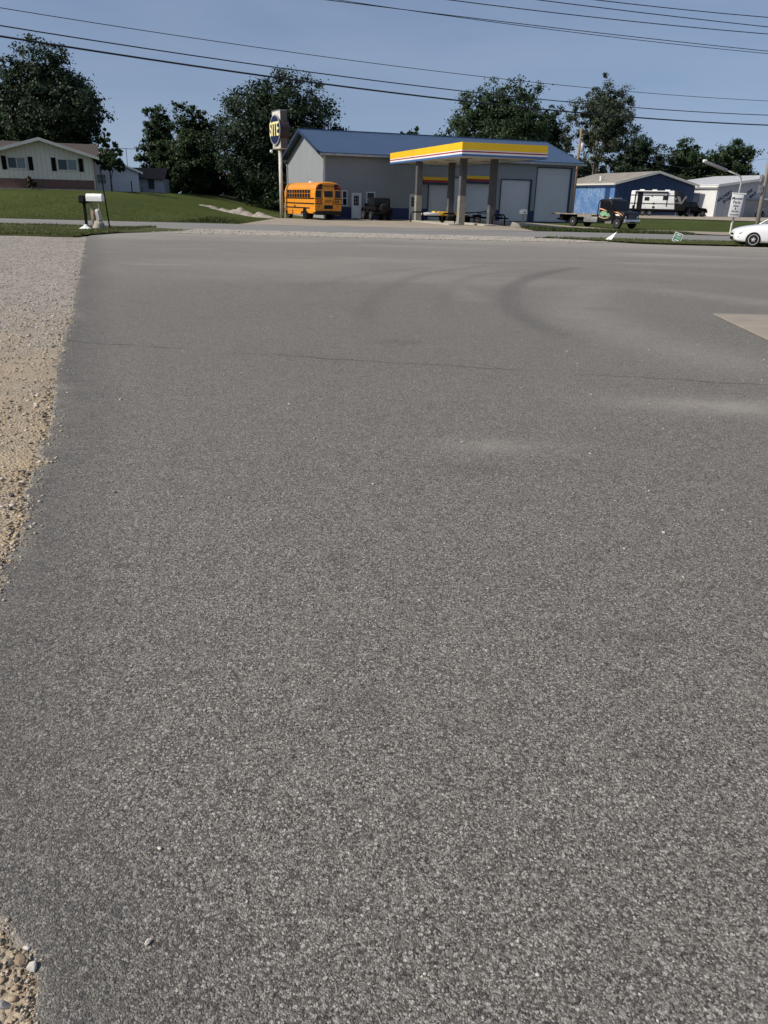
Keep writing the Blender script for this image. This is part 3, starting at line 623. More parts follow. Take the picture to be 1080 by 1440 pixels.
for xa, xb in ((-.6, -.0), (LW, LW+.6)):
    for sg in (1, -1):
        y0 = -.42 if sg == 1 else LD+.42; z0 = HE-sl_*.42
        MB().prism([(y0, z0-.05), (LD/2-sg*.001, HR-.05), (LD/2-sg*.001, HR-.012), (y0, z0-.012)], 'x', xa+.01, xb-.01).build('soffit', 'trim_navy', rf)
for ys_, y in ((-1, -.47), (1, LD+.47)):
    g = MB().prism([(y, HE-.32), (y+ys_*.13, HE-.28), (y+ys_*.14, HE-.13), (y, HE-.13)], 'x', -.6, LW+.9).build('gutter', 'galv', rf)
for x, y, yo in ((-.09, .17, -.5), (-.09, LD-.1, LD+.5), (LW+.09, .17, -.5)):
    MB().path([(x+(-.1 if x < 1 else .1), yo, HE-.3), (x, y+(-.05 if yo < 0 else .05), HE-.75), (x, y+(-.05 if yo < 0 else .05), .05)], .055, 6).build('downspout', 'white' if yo < 0 and x < 1 else 'galv', ST)
MB().box(-.035, .0, -.012, .10, .0, HE-.1).build('corner_trim', 'white', ST)
MB().box(LW, LW+.03, -.03, .10, .0, HE-.1).build('corner_trim', 'trim_navy', ST)
def roll_door(x0, x1, z1, m='door_grey'):
    d = MB(); n = max(4, int(z1/.53)); y = .09; h = z1/n
    dd = MB().box(x0, x1, y+.03, y+.05, -.05, z1).build('overhead_door', m, ST)
    for k in range(n): MB().box(x0+.01, x1-.01, y, y+.03, k*h+.008, (k+1)*h-.008).build('panel', m, dd)
    MB().box(x0-.09, x0, -.045, .12, -.05, z1+.09).box(x1, x1+.14, -.05, .12, -.05, z1+.09).box(x0, x1, -.045, .12, z1, z1+.09).build('door_trim', 'trim_navy', dd)
roll_door(9.95, 12.0, 3.05); roll_door(13.6, 16.75, 3.25); roll_door(17.45, 20.6, 3.68); roll_door(21.25, 25.0, 4.85)
roll_door(12.42, 13.1, 3.7)
def entry(x0, x1, z1):
    d = MB().box(x0+.07, x1-.07, .03, .07, .02, z1-.07).build('door', 'white', ST)
    MB().box(x0, x0+.07, -.05, .08, 0, z1).box(x1-.07, x1, -.05, .08, 0, z1).box(x0+.07, x1-.07, -.05, .08, z1-.07, z1).build('door_frame', 'white', d)
    w = (x1-x0)*.26; xm = (x0+x1)/2
    for i in range(3):
        for j in range(3):
            MB().box(xm-w+i*w*2/3+.012, xm-w+(i+1)*w*2/3-.012, .02, .03, 1.12+j*.28, 1.38+j*.28).build('pane', 'glass', d)
    MB().lathe([(.03, 0), (.035, -.03), (.02, -.05)], (x1-.14, .03, 1.0), 'y', 10).build('door_handle', 'chrome', d)
entry(2.45, 3.37, 2.16); entry(8.05, 8.85, 2.2)
sash(ST, 1.62, 1.98, 0, 1.12, 2.28); sash(ST, 3.92, 4.61, 0, 1.15, 2.21)
for xa, xb, z in ((9.3, 12.1, 3.08), (13.55, 16.8, 3.30)):       # striped fascias of the old bays
    b = MB().box(xa, xb, -.30, -.03, z+.36, z+.62).build('bay_fascia', 'yellow', ST)
    MB().box(xa, xb, -.31, -.03, z+.17, z+.36).build('stripe', 'red', b); MB().box(xa, xb, -.30, -.03, z-.02, z+.17).build('stripe', 'trim_navy', b)

# ------------------------------------------------------------------ canopy
CY_ = 0.300
CN = thing('fuel_canopy', 'filling station canopy with yellow, red and white striped fascia on dark columns', 'canopy', (4.78, 58.0, 0), CY_)
cw, cl, z0, z1 = 6.35, 16.6, 4.55, 5.42
bands = [('stripe', 'band_blue', z0, z0+.14, .004), ('stripe', 'band_white', z0+.14, z0+.25, .0), ('stripe', 'red', z0+.25, z0+.335, .004), ('stripe', 'band_white', z0+.335, z0+.395, .0), ('fascia', 'yellow', z0+.395, z1, .003)]
for sx, sy, ax, ay, bx, by in (('left', 0, -.06, 0, 0, cl), ('right', 0, cw, 0, cw+.06, cl), ('front', 0, -.06, -.06, cw+.06, 0), ('back', 0, -.06, cl, cw+.06, cl+.06)):
    par = None
    for nm, mm, a, b, pr in reversed(bands):
        m_ = MB().box(ax-pr, bx+pr, ay-(pr if sx in ('front', 'back') else 0), by+(pr if sx in ('front', 'back') else 0), a, b).build('fascia' if nm == 'fascia' else 'stripe', mm, par or CN)
        if nm == 'fascia': par = m_
MB().box(0, cw, 0, cl, z0+.03, z0+.12).build('ceiling', 'soffit', CN)
MB().box(0, cw, 0, cl, z1-.12, z1-.05).build('deck', 'galv', CN)
for x in (1.6, 4.6):
    for y in (3, 6.5, 10, 13.5): MB().box(x-.3, x+.3, y-.3, y+.3, z0-.01, z0+.03).build('light_fitting', 'column_base', CN)
for x, y in ((1.5, 3.4), (3.72, 2.9), (.5, 10.4), (3.25, 10.2)):
    c = MB().box(x-.22, x+.22, y-.22, y+.22, 2.05, z0+.03).build('column', 'column', CN)
    MB().box(x-.235, x+.235, y-.235, y+.235, -.1, 2.05).build('column_base', 'column_base' if x < 2 else 'column', c)
    MB().box(x-.26, x-.235, y-.05, y+.05, .9, 1.2).build('junction_box', 'column_base', c)
def hoop(px, label):
    o = MB().path([(-.55, 0, -.05), (-.55, 0, .62), (-.48, 0, .74), (-.38, 0, .8), (.38, 0, .8), (.48, 0, .74), (.55, 0, .62), (.55, 0, -.05)], .055, 8).build('pump_guard', 'matte_black', None, True)
    o.location = px; o.rotation_euler = (0, 0, CY_+.15); return tag(o, label, 'guard rail', 'steel hoops guarding the pump islands')
hoop((2.1, 66.6, 0), 'black steel hoop at the foot of the leftmost canopy column'); hoop((4.35, 62.3, 0), 'black steel hoop in front of the yellow trailer'); hoop((8.05, 61.7, 0), 'black steel hoop right of the rightmost canopy column')
isl = MB().box(.25, 1.25, 2.6, 11.2, -.1, .13).build('pump_island', 'concrete', None, bevel=.03); isl.location = (4.78, 58, 0); isl.rotation_euler = (0, 0, CY_); tag(isl, 'raised concrete island under the left canopy columns', 'kerb')
isl = MB().box(2.8, 3.7, 2.0, 11.0, -.1, .13).build('pump_island', 'concrete', None, bevel=.03); isl.location = (4.78, 58, 0); isl.rotation_euler = (0, 0, CY_); tag(isl, 'raised concrete island under the right canopy columns', 'kerb')

# ------------------------------------------------------------------ wheels
def wheel(parent, x, y, z, r, w, axis='x', rim='chrome', side=1, spokes=5, rr=.64, name='wheel'):
    """tyre with a rim disc on the side given (+1/-1 along axis)"""
    n = 28
    ty = MB().lathe([(r*rr, -w/2), (r*.93, -w/2), (r, -w*.36), (r, w*.36), (r*.93, w/2), (r*rr, w/2)], (x, y, z), axis, n).build(name, 'rubber', parent, True)
    R_ = MB().lathe([(r*rr, side*w*.30), (r*rr, side*w*.505), (r*rr*.9, side*w*.505), (r*rr*.86, side*w*.30), (r*.05, side*w*.32)], (x, y, z), axis, n)
    for k in range(spokes):
        t = 2*math.pi*k/spokes+.3; c, s = math.cos(t), math.sin(t); q = []
        for rad, hw, dd in ((r*.10, r*.075, .52), (r*rr*.92, r*.10, .46)):
            for e in (-1, 1):
                a, b = rad*c-e*hw*s, rad*s+e*hw*c
                for d2 in (dd, .30):
                    d_ = side*w*d2; q.append({'x': (x+d_, y+a, z+b), 'y': (x+a, y+d_, z+b)}[axis])
        R_.add(q, [(0, 2, 6, 4), (1, 5, 7, 3), (0, 4, 5, 1), (2, 3, 7, 6), (0, 1, 3, 2), (4, 6, 7, 5)])
    R_.lathe([(r*.17, side*w*.30), (r*.17, side*w*.54), (r*.1, side*w*.58)], (x, y, z), axis, 12)
    R_.build('rim', rim, ty)
    return ty

# ------------------------------------------------------------------ school bus (x to its right, y forward, rear at y=0)
ba = R(26)
BUS = thing('school_bus', 'yellow school bus seen from its left rear beside the grey building', 'bus', (-6.1+1.15*math.cos(ba), 66+1.15*math.sin(ba), 0.0), ba)
BL = 7.6
sec = [(-1.15, .62), (-1.15, 2.05), (-1.10, 2.38), (-.98, 2.62), (-.75, 2.78), (-.4, 2.86), (0, 2.88)]; sec = sec+[(-a, b) for a, b in sec[-2::-1]]
mb = MB(); ns = len(sec)
rings = [(0.0, .94, .10), (.05, .985, .02), (.14, 1, 0), (BL-.5, 1, 0), (BL-.15, .96, .03), (BL, .86, .10)]
vv = []
for y, k, dz in rings:
    for a, b in sec: vv.append((a*(k if b > 2.2 else (1-(1-k)*.35)), y, b-dz*max(0, (b-2.2)/.68)))
ff = [tuple(range(ns))[::-1], tuple((len(rings)-1)*ns+i for i in range(ns))]
for i in range(len(rings)-1):
    for k in range(ns): ff.append((i*ns+k, i*ns+(k+1) % ns, (i+1)*ns+(k+1) % ns, (i+1)*ns+k))
mb.add(vv, ff); body = mb.build('body', 'bus', BUS)
MB().box(-1.13, -1.0, 3.4, 6.9, .34, .62).box(-1.13, -1.0, .5, 1.75, .5, .62).box(1.0, 1.13, .5, 6.9, .36, .62).build('skirt', 'bus', BUS, bevel=.02)
MB().box(-.45, -.25, .5, 7.2, .45, .64).box(.25, .45, .5, 7.2, .45, .64).box(-1.0, 1.0, .3, .5, .4, .62).build('chassis', 'matte_black', BUS)
for z in (.90, 1.24, 1.63):
    MB().box(-1.175, -1.145, .12 if z > 1 else 1.2, BL-.5, z-.045, z+.045).box(1.145, 1.175, .12, BL-.5, z-.045, z+.045).build('rub_rail', 'black', BUS)
for z in (1.24, 1.60):
    MB().box(-1.12, -.52, -.03, .0, z-.03, z+.03).box(.52, 1.12, -.03, 0, z-.03, z+.03).build('rub_rail', 'black', BUS)
for k in range(9):
    y = 1.0+k*.64
    w_ = MB().box(-1.168, -1.14, y, y+.54, 1.70, 2.27).build('window', 'glass', BUS)
    MB().box(-1.18, -1.15, y, y+.5, 1.98, 2.01).box(-1.178, -1.148, y-.02, y, 1.70, 2.26).box(-1.178, -1.148, y+.54, y+.56, 1.70, 2.26).build('window_frame', 'bus', w_)
    w_ = MB().box(1.14, 1.168, y, y+.54, 1.70, 2.27).build('window', 'glass', BUS)
MB().box(-1.05, 1.05, BL-.02, BL+.01, 1.5, 2.3).build('windscreen', 'glass', BUS)
MB().box(-.49, .49, -.035, .01, .72, 2.28).build('rear_door', 'bus', BUS, bevel=.01)
rd = [o for o in BUS.children if o.name.startswith('rear_door')][0]
MB().box(-.36, .36, -.05, -.034, 1.74, 2.2).build('window', 'glass', rd); MB().box(-.38, .38, -.05, -.034, .86, 1.14).build('window', 'glass', rd)
MB().box(.40, .44, -.07, -.035, 1.2, 1.5).build('handle', 'black', rd)
text('EXIT', .26, 'black', rd, facing_y(0, -.038, 1.42), 'lettering', .003, 1.05)
for sx in (-1, 1):
    MB().box(min(sx*.6, sx*1.06), max(sx*.6, sx*1.06), -.02, .01, 1.70, 2.22).build('window', 'glass', BUS)
    MB().prism([(sx*.52, 2.30), (sx*1.06, 2.30), (sx*.99, 2.52), (sx*.82, 2.66), (sx*.52, 2.72)], 'y', -.015, .06).build('lamp_panel', 'black', BUS)
    for q, mm in ((.67, 'light_dark'), (.88, 'light_red')): MB().lathe([(.085, 0), (.08, -.03), (.04, -.05)], (sx*q, -.015, 2.47), 'y', 14).build('flasher', mm, BUS)
    for q in (.66, .88): MB().lathe([(.085, .01), (.08, -.03), (.04, -.05)], (sx*q, 0, 1.42), 'y', 14).build('tail_light', 'light_red' if sx < 0 else 'light_dark', BUS)
    MB().box(sx*.8-.07, sx*.8+.07, -.02, .01, 1.02, 1.08).build('marker_light', 'light_dark', BUS)
MB().box(-.5, .5, -.02, .05, 2.42, 2.66).build('sign_panel', 'bus', BUS)
text('SCHOOL BUS', .22, 'black', BUS, facing_y(0, -.026, 2.54), 'lettering', .003, .82)
MB().box(-1.12, 1.12, -.14, .0, .44, .70).build('rear_bumper', 'black', BUS, bevel=.02)
MB().box(-.35, .15, 3.0, 3.5, 2.84, 2.93).build('roof_hatch', 'white', BUS, bevel=.02)
for sx in (-1, 1):
    for y in (2.35, 6.6):
        wheel(BUS, sx*.96, y, .45, .45, .26, 'x', 'steel', sx, 5, .6)
    MB().lathe([(.50, 0), (.50, sx*.03)], (sx*1.13, 2.35, .47), 'x', 24).build('wheel_arch', 'matte_black', BUS)
MB().path([(-1.1, 7.4, 1.7), (-1.45, 7.5, 1.7)], .02, 6).box(-1.55, -1.38, 7.42, 7.5, 1.45, 1.8).build('mirror', 'black', BUS)
MB().box(-1.19, -1.15, 4.6, 4.9, .98, 1.08).build('marker', 'black', BUS)

# ------------------------------------------------------------------ off-roader (x right, y forward, rear at y=0)
def jeep(label, loc, rz, group):
    J = thing('off_roader', label, 'car', loc, rz, group)
    MB().prism([(.0, .62), (.0, 1.12), (2.25, 1.12), (2.35, 1.16), (3.45, 1.08), (3.5, .7), (2.9, .62)], 'x', -.74, .74).build('body', 'matte_black', J, bevel=.04)
    MB().prism([(.02, 1.11), (.06, 1.76), (.3, 1.84), (1.85, 1.84), (2.28, 1.13)], 'x', -.70, .70).build('hard_top', 'matte_black', J, bevel=.05)
    for sx in (-1, 1):
        MB().prism([(.16, 1.2), (.18, 1.68), (.95, 1.7), (.95, 1.2)], 'x', min(sx*.69, sx*.712), max(sx*.69, sx*.712)).build('window', 'glass', J)
        MB().prism([(1.05, 1.2), (1.05, 1.7), (1.75, 1.7), (2.1, 1.2)], 'x', min(sx*.69, sx*.712), max(sx*.69, sx*.712)).build('window', 'glass', J)
        for y in (.62, 2.95):
            MB().prism([(y-.58, .72), (y-.46, 1.0), (y-.2, 1.08), (y+.25, 1.08), (y+.5, .98), (y+.6, .72), (y+.45, .72), (y+.36, .9), (y-.34, .92), (y-.46, .72)], 'x', min(sx*.70, sx*.92), max(sx*.70, sx*.92)).build('fender', 'matte_black', J, bevel=.02)
            wheel(J, sx*.76, y, .40, .40, .26, 'x', 'steel', sx, 5, .55)
        MB().box(sx*.66-.07, sx*.66+.07, -.05, .0, .85, 1.05).build('tail_light', 'light_dark', J)
        MB().box(min(sx*.74, sx*.98), max(sx*.74, sx*.98), 2.05, 2.15, 1.15, 1.36).build('mirror', 'matte_black', J)
        MB().lathe([(.09, 0), (.09, .05)], (sx*.5, 3.48, .95), 'y', 14).build('headlight', 'headlamp', J)
    MB().box(-.56, .56, -.03, .02, 1.22, 1.68).build('rear_window', 'glass', J)
    MB().prism([(2.22, 1.16), (1.84, 1.80), (1.88, 1.80), (2.27, 1.16)], 'x', -.62, .62).build('windscreen', 'glass', J)
    wheel(J, .12, -.16, 1.02, .38, .24, 'y', 'matte_black', -1, 5, .55, 'spare_wheel')
    MB().box(-.82, .82, -.2, -.06, .52, .70).build('rear_bumper', 'matte_black', J, bevel=.02); MB().box(-.82, .82, 3.5, 3.68, .52, .72).build('front_bumper', 'matte_black', J, bevel=.02)
    MB().box(-.4, .4, .2, 3.4, .45, .64).build('chassis', 'matte_black', J)
    return J
jeep('black off roader with spare wheel on its tail beside the white entry door', (-.75, 69.3, -.03), R(17), 'black off roaders')
jeep('black off roader nosing out beyond the travel trailer front', (39.35, 113.0, float(tz(39, 112))+.03), R(-78), 'black off roaders')

# ------------------------------------------------------------------ low trailers under the canopy
T1 = thing('flat_trailer', 'dark trailer loaded with a yellow and white bed under the canopy', 'trailer', (4.1, 69.2, 0), CY_)
MB().box(-1.7, 1.9, -.75, .75, .42, .52).box(-2.3, -1.7, -.06, .06, .40, .5).build('frame', 'matte_black', T1)
MB().prism([(-.35, .53), (-.5, .86), (2.1, .80), (2.1, .53)], 'y', -.8, .8).build('load', 'trailer_yellow', T1, bevel=.03)
MB().prism([(-1.75, .53), (-1.8, .62), (-.9, .76), (-.45, .76), (-.36, .53)], 'y', -.78, .78).build('cover', 'band_white', T1, bevel=.03)
MB().prism([(1.5, .52), (1.5, .70), (2.14, .68), (2.14, .52)], 'y', -.815, -.795).build('cover', 'band_white', T1)
for x in (.55, 1.35):
    for sy in (-1, 1): wheel(T1, x, sy*.86, .30, .30, .2, 'y', 'matte_black', sy, 5, .55)
T2 = thing('utility_trailer', 'low black utility trailer with one pale wheel between the front canopy columns', 'trailer', (6.9, 66.2, -.02), CY_+.1)
MB().box(-1.6, 1.9, -.75, .75, .46, .58).box(1.9, 2.9, -.05, .05, .42, .52).build('frame', 'matte_black', T2)
MB().path([(-1.6, -.75, .58), (-1.5, -.75, .82), (-.6, -.75, .9), (.4, -.75, 1.0), (1.5, -.75, .78), (1.9, -.75, .58)], .03, 6).path([(-1.6, .75, .58), (-1.5, .75, .82), (0, .75, .88), (1.5, .75, .8), (1.9, .75, .58)], .03, 6).path([(-.6, -.7, .6), (.6, .0, 1.02), (1.7, .5, .62)], .025, 6).build('rail', 'matte_black', T2)
MB().prism([(-.95, .55), (-.85, .74), (-.2, .74), (-.1, .55)], 'y', -1.0, -.78).build('mudguard', 'matte_black', T2)
for sy in (-1, 1): wheel(T2, -.5, sy*.88, .34, .34, .2, 'y', 'dirty_white', sy, 6, .6)

# ------------------------------------------------------------------ SITE pole sign
SG = thing('pole_sign', 'tall pole sign with a navy oval reading SITE', 'sign', (-9.55, 72.0, -.05), .49)
MB().path([(0, 0, -.1), (0, 0, 5.6)], .155, 14).build('pole', 'dirty_white', SG, True)
# face looks toward -x (local), cabinet thickness along x? thickness along y is the face width
tk, fw_ = .30, .95
MB().box(-tk, tk, -fw_, fw_, 5.48, 8.35).build('cabinet', 'dirty_white', SG, bevel=.03)
for sy in (-1, 1): MB().box(-tk+.02, tk-.02, *(sorted((sy*(fw_+.001), sy*(fw_+.02)))), 5.52, 8.31).build('side_panel', 'cabinet_side', SG)
MB().box(-tk-.02, tk+.02, -fw_-.02, fw_+.02, 8.35, 8.42).box(-.12, .12, -.12, .12, 5.36, 5.48).build('trim', 'steel', SG)
ov = MB().lathe([(1.0, -tk-.14), (1.03, -tk-.10), (1.03, tk+.10), (1.0, tk+.14)], (0, 0, 0), 'x', 40).build('oval_drum', 'drum_side', SG)
of = MB().lathe([(.99, -tk-.155), (.99, -tk-.13)], (0, 0, 0), 'x', 40).lathe([(.99, tk+.13), (.99, tk+.155)], (0, 0, 0), 'x', 40).build('oval_face', 'print_blue', SG); of.scale = (1, 1.17, 1.08); of.location = (0, 0, 6.93)
ov.scale = (1, 1.17, 1.08); ov.location = (0, 0, 6.93)
rim_ = MB().lathe([(1.03, -tk-.145), (1.07, -tk-.15), (1.07, -tk-.10), (1.03, -tk-.10)], (0, 0, 0), 'x', 40).build('oval_rim', 'galv', SG); rim_.scale = (1, 1.17, 1.08); rim_.location = (0, 0, 6.93)
text('SITE', 1.5, 'sign_yellow', SG, facing_nx(-tk-.18, 0, 6.93), 'lettering', .03, .80)
lp = thing('flood_lamp', 'small white flood lamp glowing pale beneath the SITE sign', 'lamp', (-10.3, 72.0, 5.1), .3)
MB().lathe([(.05, 0), (.11, .08), (.13, .2), (.06, .26)], (0, 0, 0), 'z', 12).build('lamp_head', 'white', lp, True); MB().path([(0, 0, .22), (.35, 0, .45), (.62, .0, .38)], .025, 6).build('arm', 'steel', lp)
o = MB().path([(0, 0, -.1), (0, 0, 1.15)], .06, 8).box(-.09, .09, -.09, .09, .8, 1.18).build('utility_post', 'tan'); o.location = (-9.05, 70.6, 0); tag(o, 'short tan utility post at the foot of the SITE sign', 'post')

# ------------------------------------------------------------------ tow truck (y forward, x right; origin under front axle)
tb = R(56)
TR = thing('tow_truck', 'black rollback tow truck with green and orange artwork on its door', 'truck', (18.62-1.0*math.cos(-(math.pi/2+tb))*1.0, 68.0-1.0*math.sin(-(math.pi/2+tb)), -.14), -(math.pi/2+tb))
MB().prism([(.62, .62), (.66, 1.12), (.45, 1.30), (-.45, 1.42), (-.5, .55), (.2, .55)], 'x', -.92, .92).build('hood', 'black', TR, bevel=.07)
MB().prism([(-.42, .5), (-.45, 1.42), (-.78, 2.12), (-.95, 2.24), (-1.95, 2.26), (-2.02, 2.1), (-2.02, .5)], 'x', -1.0, 1.0).build('cab', 'black', TR, bevel=.06)
MB().prism([(-.46, 1.45), (-.78, 2.06), (-.75, 2.07), (-.43, 1.46)], 'x', -.88, .88).build('windscreen', 'glass', TR)
for sx in (-1, 1):
    a, b = min(sx*.995, sx*1.012), max(sx*.995, sx*1.012)
    dr = MB().prism([(-.62, .62), (-.62, 1.4), (-.9, 2.08), (-1.5, 2.08), (-1.5, .62)], 'x', a, b).build('door', 'black', TR)
    c, d = min(sx*1.01, sx*1.022), max(sx*1.01, sx*1.022)
    MB().prism([(-.72, 1.42), (-.96, 1.98), (-1.42, 1.98), (-1.42, 1.42)], 'x', c, d).build('window', 'glass', dr)
    MB().box(c, sx*1.03 if sx > 0 else d, -1.42, -1.3, 1.28, 1.32).build('handle', 'chrome', dr)
    MB().prism([(-1.58, 1.5), (-1.58, 1.98), (-1.9, 1.98), (-1.9, 1.5)], 'x', a, b).build('window', 'glass', TR)
    # artwork: green mottled splash, tan swirl and orange flame strokes
    g = MB()
    g.prism([(-1.95, 1.0), (-1.8, 1.26), (-1.5, 1.38), (-1.25, 1.30), (-1.05, 1.12), (-.92, 1.18), (-.8, 1.02), (-1.05, .9), (-1.35, 1.0), (-1.6, .88), (-1.8, .98)], 'x', *(sorted((sx*1.013, sx*1.026)))).build('artwork', 'truck_green', TR)
    MB().prism([(-1.98, .86), (-1.8, .80), (-1.4, .72), (-1.0, .78), (-.75, .95), (-.7, 1.02), (-1.0, .86), (-1.4, .80), (-1.75, .88), (-2.0, .98)], 'x', *(sorted((sx*1.013, sx*1.027)))).build('artwork', 'tan', TR)
    MB().prism([(-1.96, 1.56), (-1.6, 1.5), (-1.2, 1.38), (-1.15, 1.32), (-1.5, 1.40), (-1.95, 1.46)], 'x', *(sorted((sx*1.013, sx*1.026)))).build('artwork', 'truck_orange', TR)
    MB().prism([(-.6, 1.34), (-.1, 1.30), (.3, 1.16), (.52, .98), (.25, 1.10), (-.15, 1.22), (-.6, 1.26)], 'x', *(sorted((sx*.921, sx*.935)))).build('artwork', 'truck_orange', TR)
    MB().prism([(-.35, 1.12), (0, 1.14), (.2, 1.0), (.15, .86), (-.05, .92), (-.2, 1.0)], 'x', *(sorted((sx*.921, sx*.935)))).build('artwork', 'white', TR)
    MB().lathe([(.15, 0), (.14, .05), (.06, .08)], (sx*.72, .58, .92), 'y', 14).build('headlight', 'headlamp', TR)
    fe = MB().prism([(-.52, .55), (-.45, .86), (-.2, 1.0), (.2, 1.0), (.45, .86), (.52, .6), (.42, .6), (.3, .8), (-.3, .82), (-.44, .55)], 'x', *(sorted((sx*.8, sx*1.02)))).build('fender', 'black', TR, bevel=.03)
    wheel(TR, sx*.90, 0, .41, .41, .26, 'x', 'chrome', sx, 8, .66); wheel(TR, sx*.88, -4.9, .41, .41, .30, 'x', 'chrome', sx, 8, .62)
    MB().box(*(sorted((sx*.7, sx*1.0))), -1.3, -.6, .34, .72).build('fuel_tank', 'chrome', TR, bevel=.04)
    MB().box(*(sorted((sx*.8, sx*1.06))), -3.6, -2.1, .42, .86).build('tool_box', 'steel', TR, bevel=.02)
    MB().path([(sx*1.0, -.5, 1.5), (sx*1.3, -.4, 1.55)], .02, 6).box(*(sorted((sx*1.2, sx*1.36))), -.45, -.38, 1.4, 1.85).build('mirror', 'black', TR)
    MB().box(*(sorted((sx*1.05, sx*1.15))), -7.0, -2.1, .98, 1.08).build('side_rail', 'steel', TR)
    for k in range(5): MB().box(*(sorted((sx*1.15, sx*1.17))), -6.6+k*1.0, -6.5+k*1.0, 1.0, 1.06).build('marker_light', 'trailer_yellow', TR)
    MB().path([(sx*1.02, -2.12, 1.0), (sx*1.02, -2.12, 1.9), (sx*.9, -2.12, 2.15), (0, -2.12, 2.22)], .05, 6).build('headboard', 'black', TR)
MB().box(-1.05, 1.05, -7.0, -2.1, 1.0, 1.06).build('deck', 'column_base', TR)
MB().prism([(-7.0, 1.02), (-7.0, 1.06), (-7.6, .98), (-7.6, .94)], 'x', -1.0, 1.0).build('tail_ramp', 'black', TR)
MB().box(-.4, .4, -7.0, .3, .55, .72).box(-.9, .9, -6.6, -6.2, .45, .98).box(-.9, .9, -2.9, -2.6, .6, 1.0).build('chassis', 'matte_black', TR)
MB().path([(-.3, -6.6, .7), (-.3, -7.5, .55), (.3, -7.5, .55), (.3, -6.6, .7)], .06, 6).build('wheel_lift', 'matte_black', TR)
MB().box(-.95, .95, .62, .80, .42, .74).build('front_bumper', 'chrome', TR, bevel=.04); MB().box(-.35, .35, .795, .812, .48, .56).build('plate', 'black', TR)
gr_ = MB().box(-.5, .5, .6, .68, .76, 1.14).build('grille', 'black', TR)
for k in range(5): MB().box(-.48, .48, .68, .695, .79+k*.07, .815+k*.07).build('slat', 'steel', gr_)
MB().box(-.7, .7, -1.4, -1.15, 2.26, 2.36).build('light_bar', 'galv', TR, bevel=.03)

# ------------------------------------------------------------------ blue shed, white shed
def shed(nm, label, loc, rz, LX, DY, he, hr, wall_f, wall_s, roofm, trim):
    B = thing(nm, label, 'building', loc, rz)
    top = lambda x: he+(hr-he)*(1-abs(x-LX/2)/(LX/2))
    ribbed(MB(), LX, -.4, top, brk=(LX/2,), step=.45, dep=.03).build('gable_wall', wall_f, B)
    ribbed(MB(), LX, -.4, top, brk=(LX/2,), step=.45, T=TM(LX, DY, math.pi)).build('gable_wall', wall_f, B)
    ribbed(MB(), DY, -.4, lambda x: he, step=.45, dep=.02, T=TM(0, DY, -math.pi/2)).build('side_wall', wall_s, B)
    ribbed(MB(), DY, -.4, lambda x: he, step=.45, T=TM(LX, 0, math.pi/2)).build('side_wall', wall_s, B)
    mb = MB(); sl = (hr-he)/(LX/2); oh = .35
    for sg in (1, -1):
        x0 = -oh if sg > 0 else LX+oh
        mb.prism([(x0, he-sl*oh), (LX/2, hr), (LX/2, hr+.09), (x0, he-sl*oh+.09)], 'y', -.45, DY+.3)
        y = -.4
        while y < DY+.3: mb.prism([(x0, he-sl*oh+.08), (LX/2, hr+.08), (LX/2, hr+.115), (x0, he-sl*oh+.115)], 'y', y, y+.05); y += .6
    r = mb.build('roof', roofm, B)
    mb = MB()
    for sg in (1, -1):
        x0 = -oh-.02 if sg > 0 else LX+oh+.02
        mb.prism([(x0, he-sl*oh-.2), (LX/2, hr-.2), (LX/2, hr+.13), (x0, he-sl*oh+.13)], 'y', -.50, -.45)
    mb.build('rake_trim', trim, r)
    MB().prism([(-oh-.14, he-.28), (-oh, he-.30), (-oh, he-.1), (-oh-.14, he-.1)], 'y', -.45, DY+.3).build('gutter', trim, r)
    return B
zb = float(tz(35, 118))
BB = shed('blue_shed', 'faded blue ribbed metal shed with pale gable roof behind the travel trailer', (30.95, 116, zb-.05), .30, 13.0, 16, 4.2, 5.75, 'barn_blue', 'weathered_blue', 'barn_roof', 'trim_cream')
MB().box(-.04, .0, 1.2, 2.4, 0, 3.6).build('side_door', 'barn_blue', BB)
MB().lathe([(.15, 0), (.15, .5), (.2, .5), (.2, .6)], (1.2, 6, 4.55), 'z', 10).build('vent', 'white', BB)
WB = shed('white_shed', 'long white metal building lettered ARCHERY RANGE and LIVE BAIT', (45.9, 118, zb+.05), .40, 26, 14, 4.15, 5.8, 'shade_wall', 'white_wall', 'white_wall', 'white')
tl = R(33)
for w_, x_, z_ in (('ARCHERY', 1.5, 2.72), ('RANGE', 2.3, 2.40), ('LIVE', 6.0, 3.38), ('BAIT', 6.8, 2.98)):
    text(w_, .62, 'print_blue', WB, facing_y(x_, -.045, z_, R(29)), 'lettering', .01, 1.0)
MB().box(1.75, 3.5, -.05, .0, -.2, 2.2).build('sliding_door', 'galv', WB); MB().box(1.6, 4.2, -.08, -.03, 2.22, 2.32).build('door_track', 'steel', WB)
MB().box(5.7, 16, -.06, -.03, -.2, 2.35).build('bay_front', 'steel', WB); MB().box(5.6, 16.2, -.5, -.03, 2.38, 2.46).build('awning', 'steel', WB); MB().box(8.2, 16, -.55, -.5, 2.36, 2.62).build('awning_fascia', 'white', WB)
for y in (3.3, 7.6): MB().box(-.05, 0, y, y+.14, 0, 3.2).build('door_post', 'galv', WB)
MB().box(-.06, 0, 3.44, 7.6, 2.75, 2.9).build('door_track', 'galv', WB)
for y in (.2, 13.7): pass
gr = thing('barrel_grill', 'small dark barrel grill standing before the white shed', 'grill', (44.2, 119.0, zb), .3)
MB().lathe([(.2, -.4), (.28, -.36), (.28, .36), (.2, .4)], (0, 0, .75), 'x', 12).build('drum', 'matte_black', gr, True)
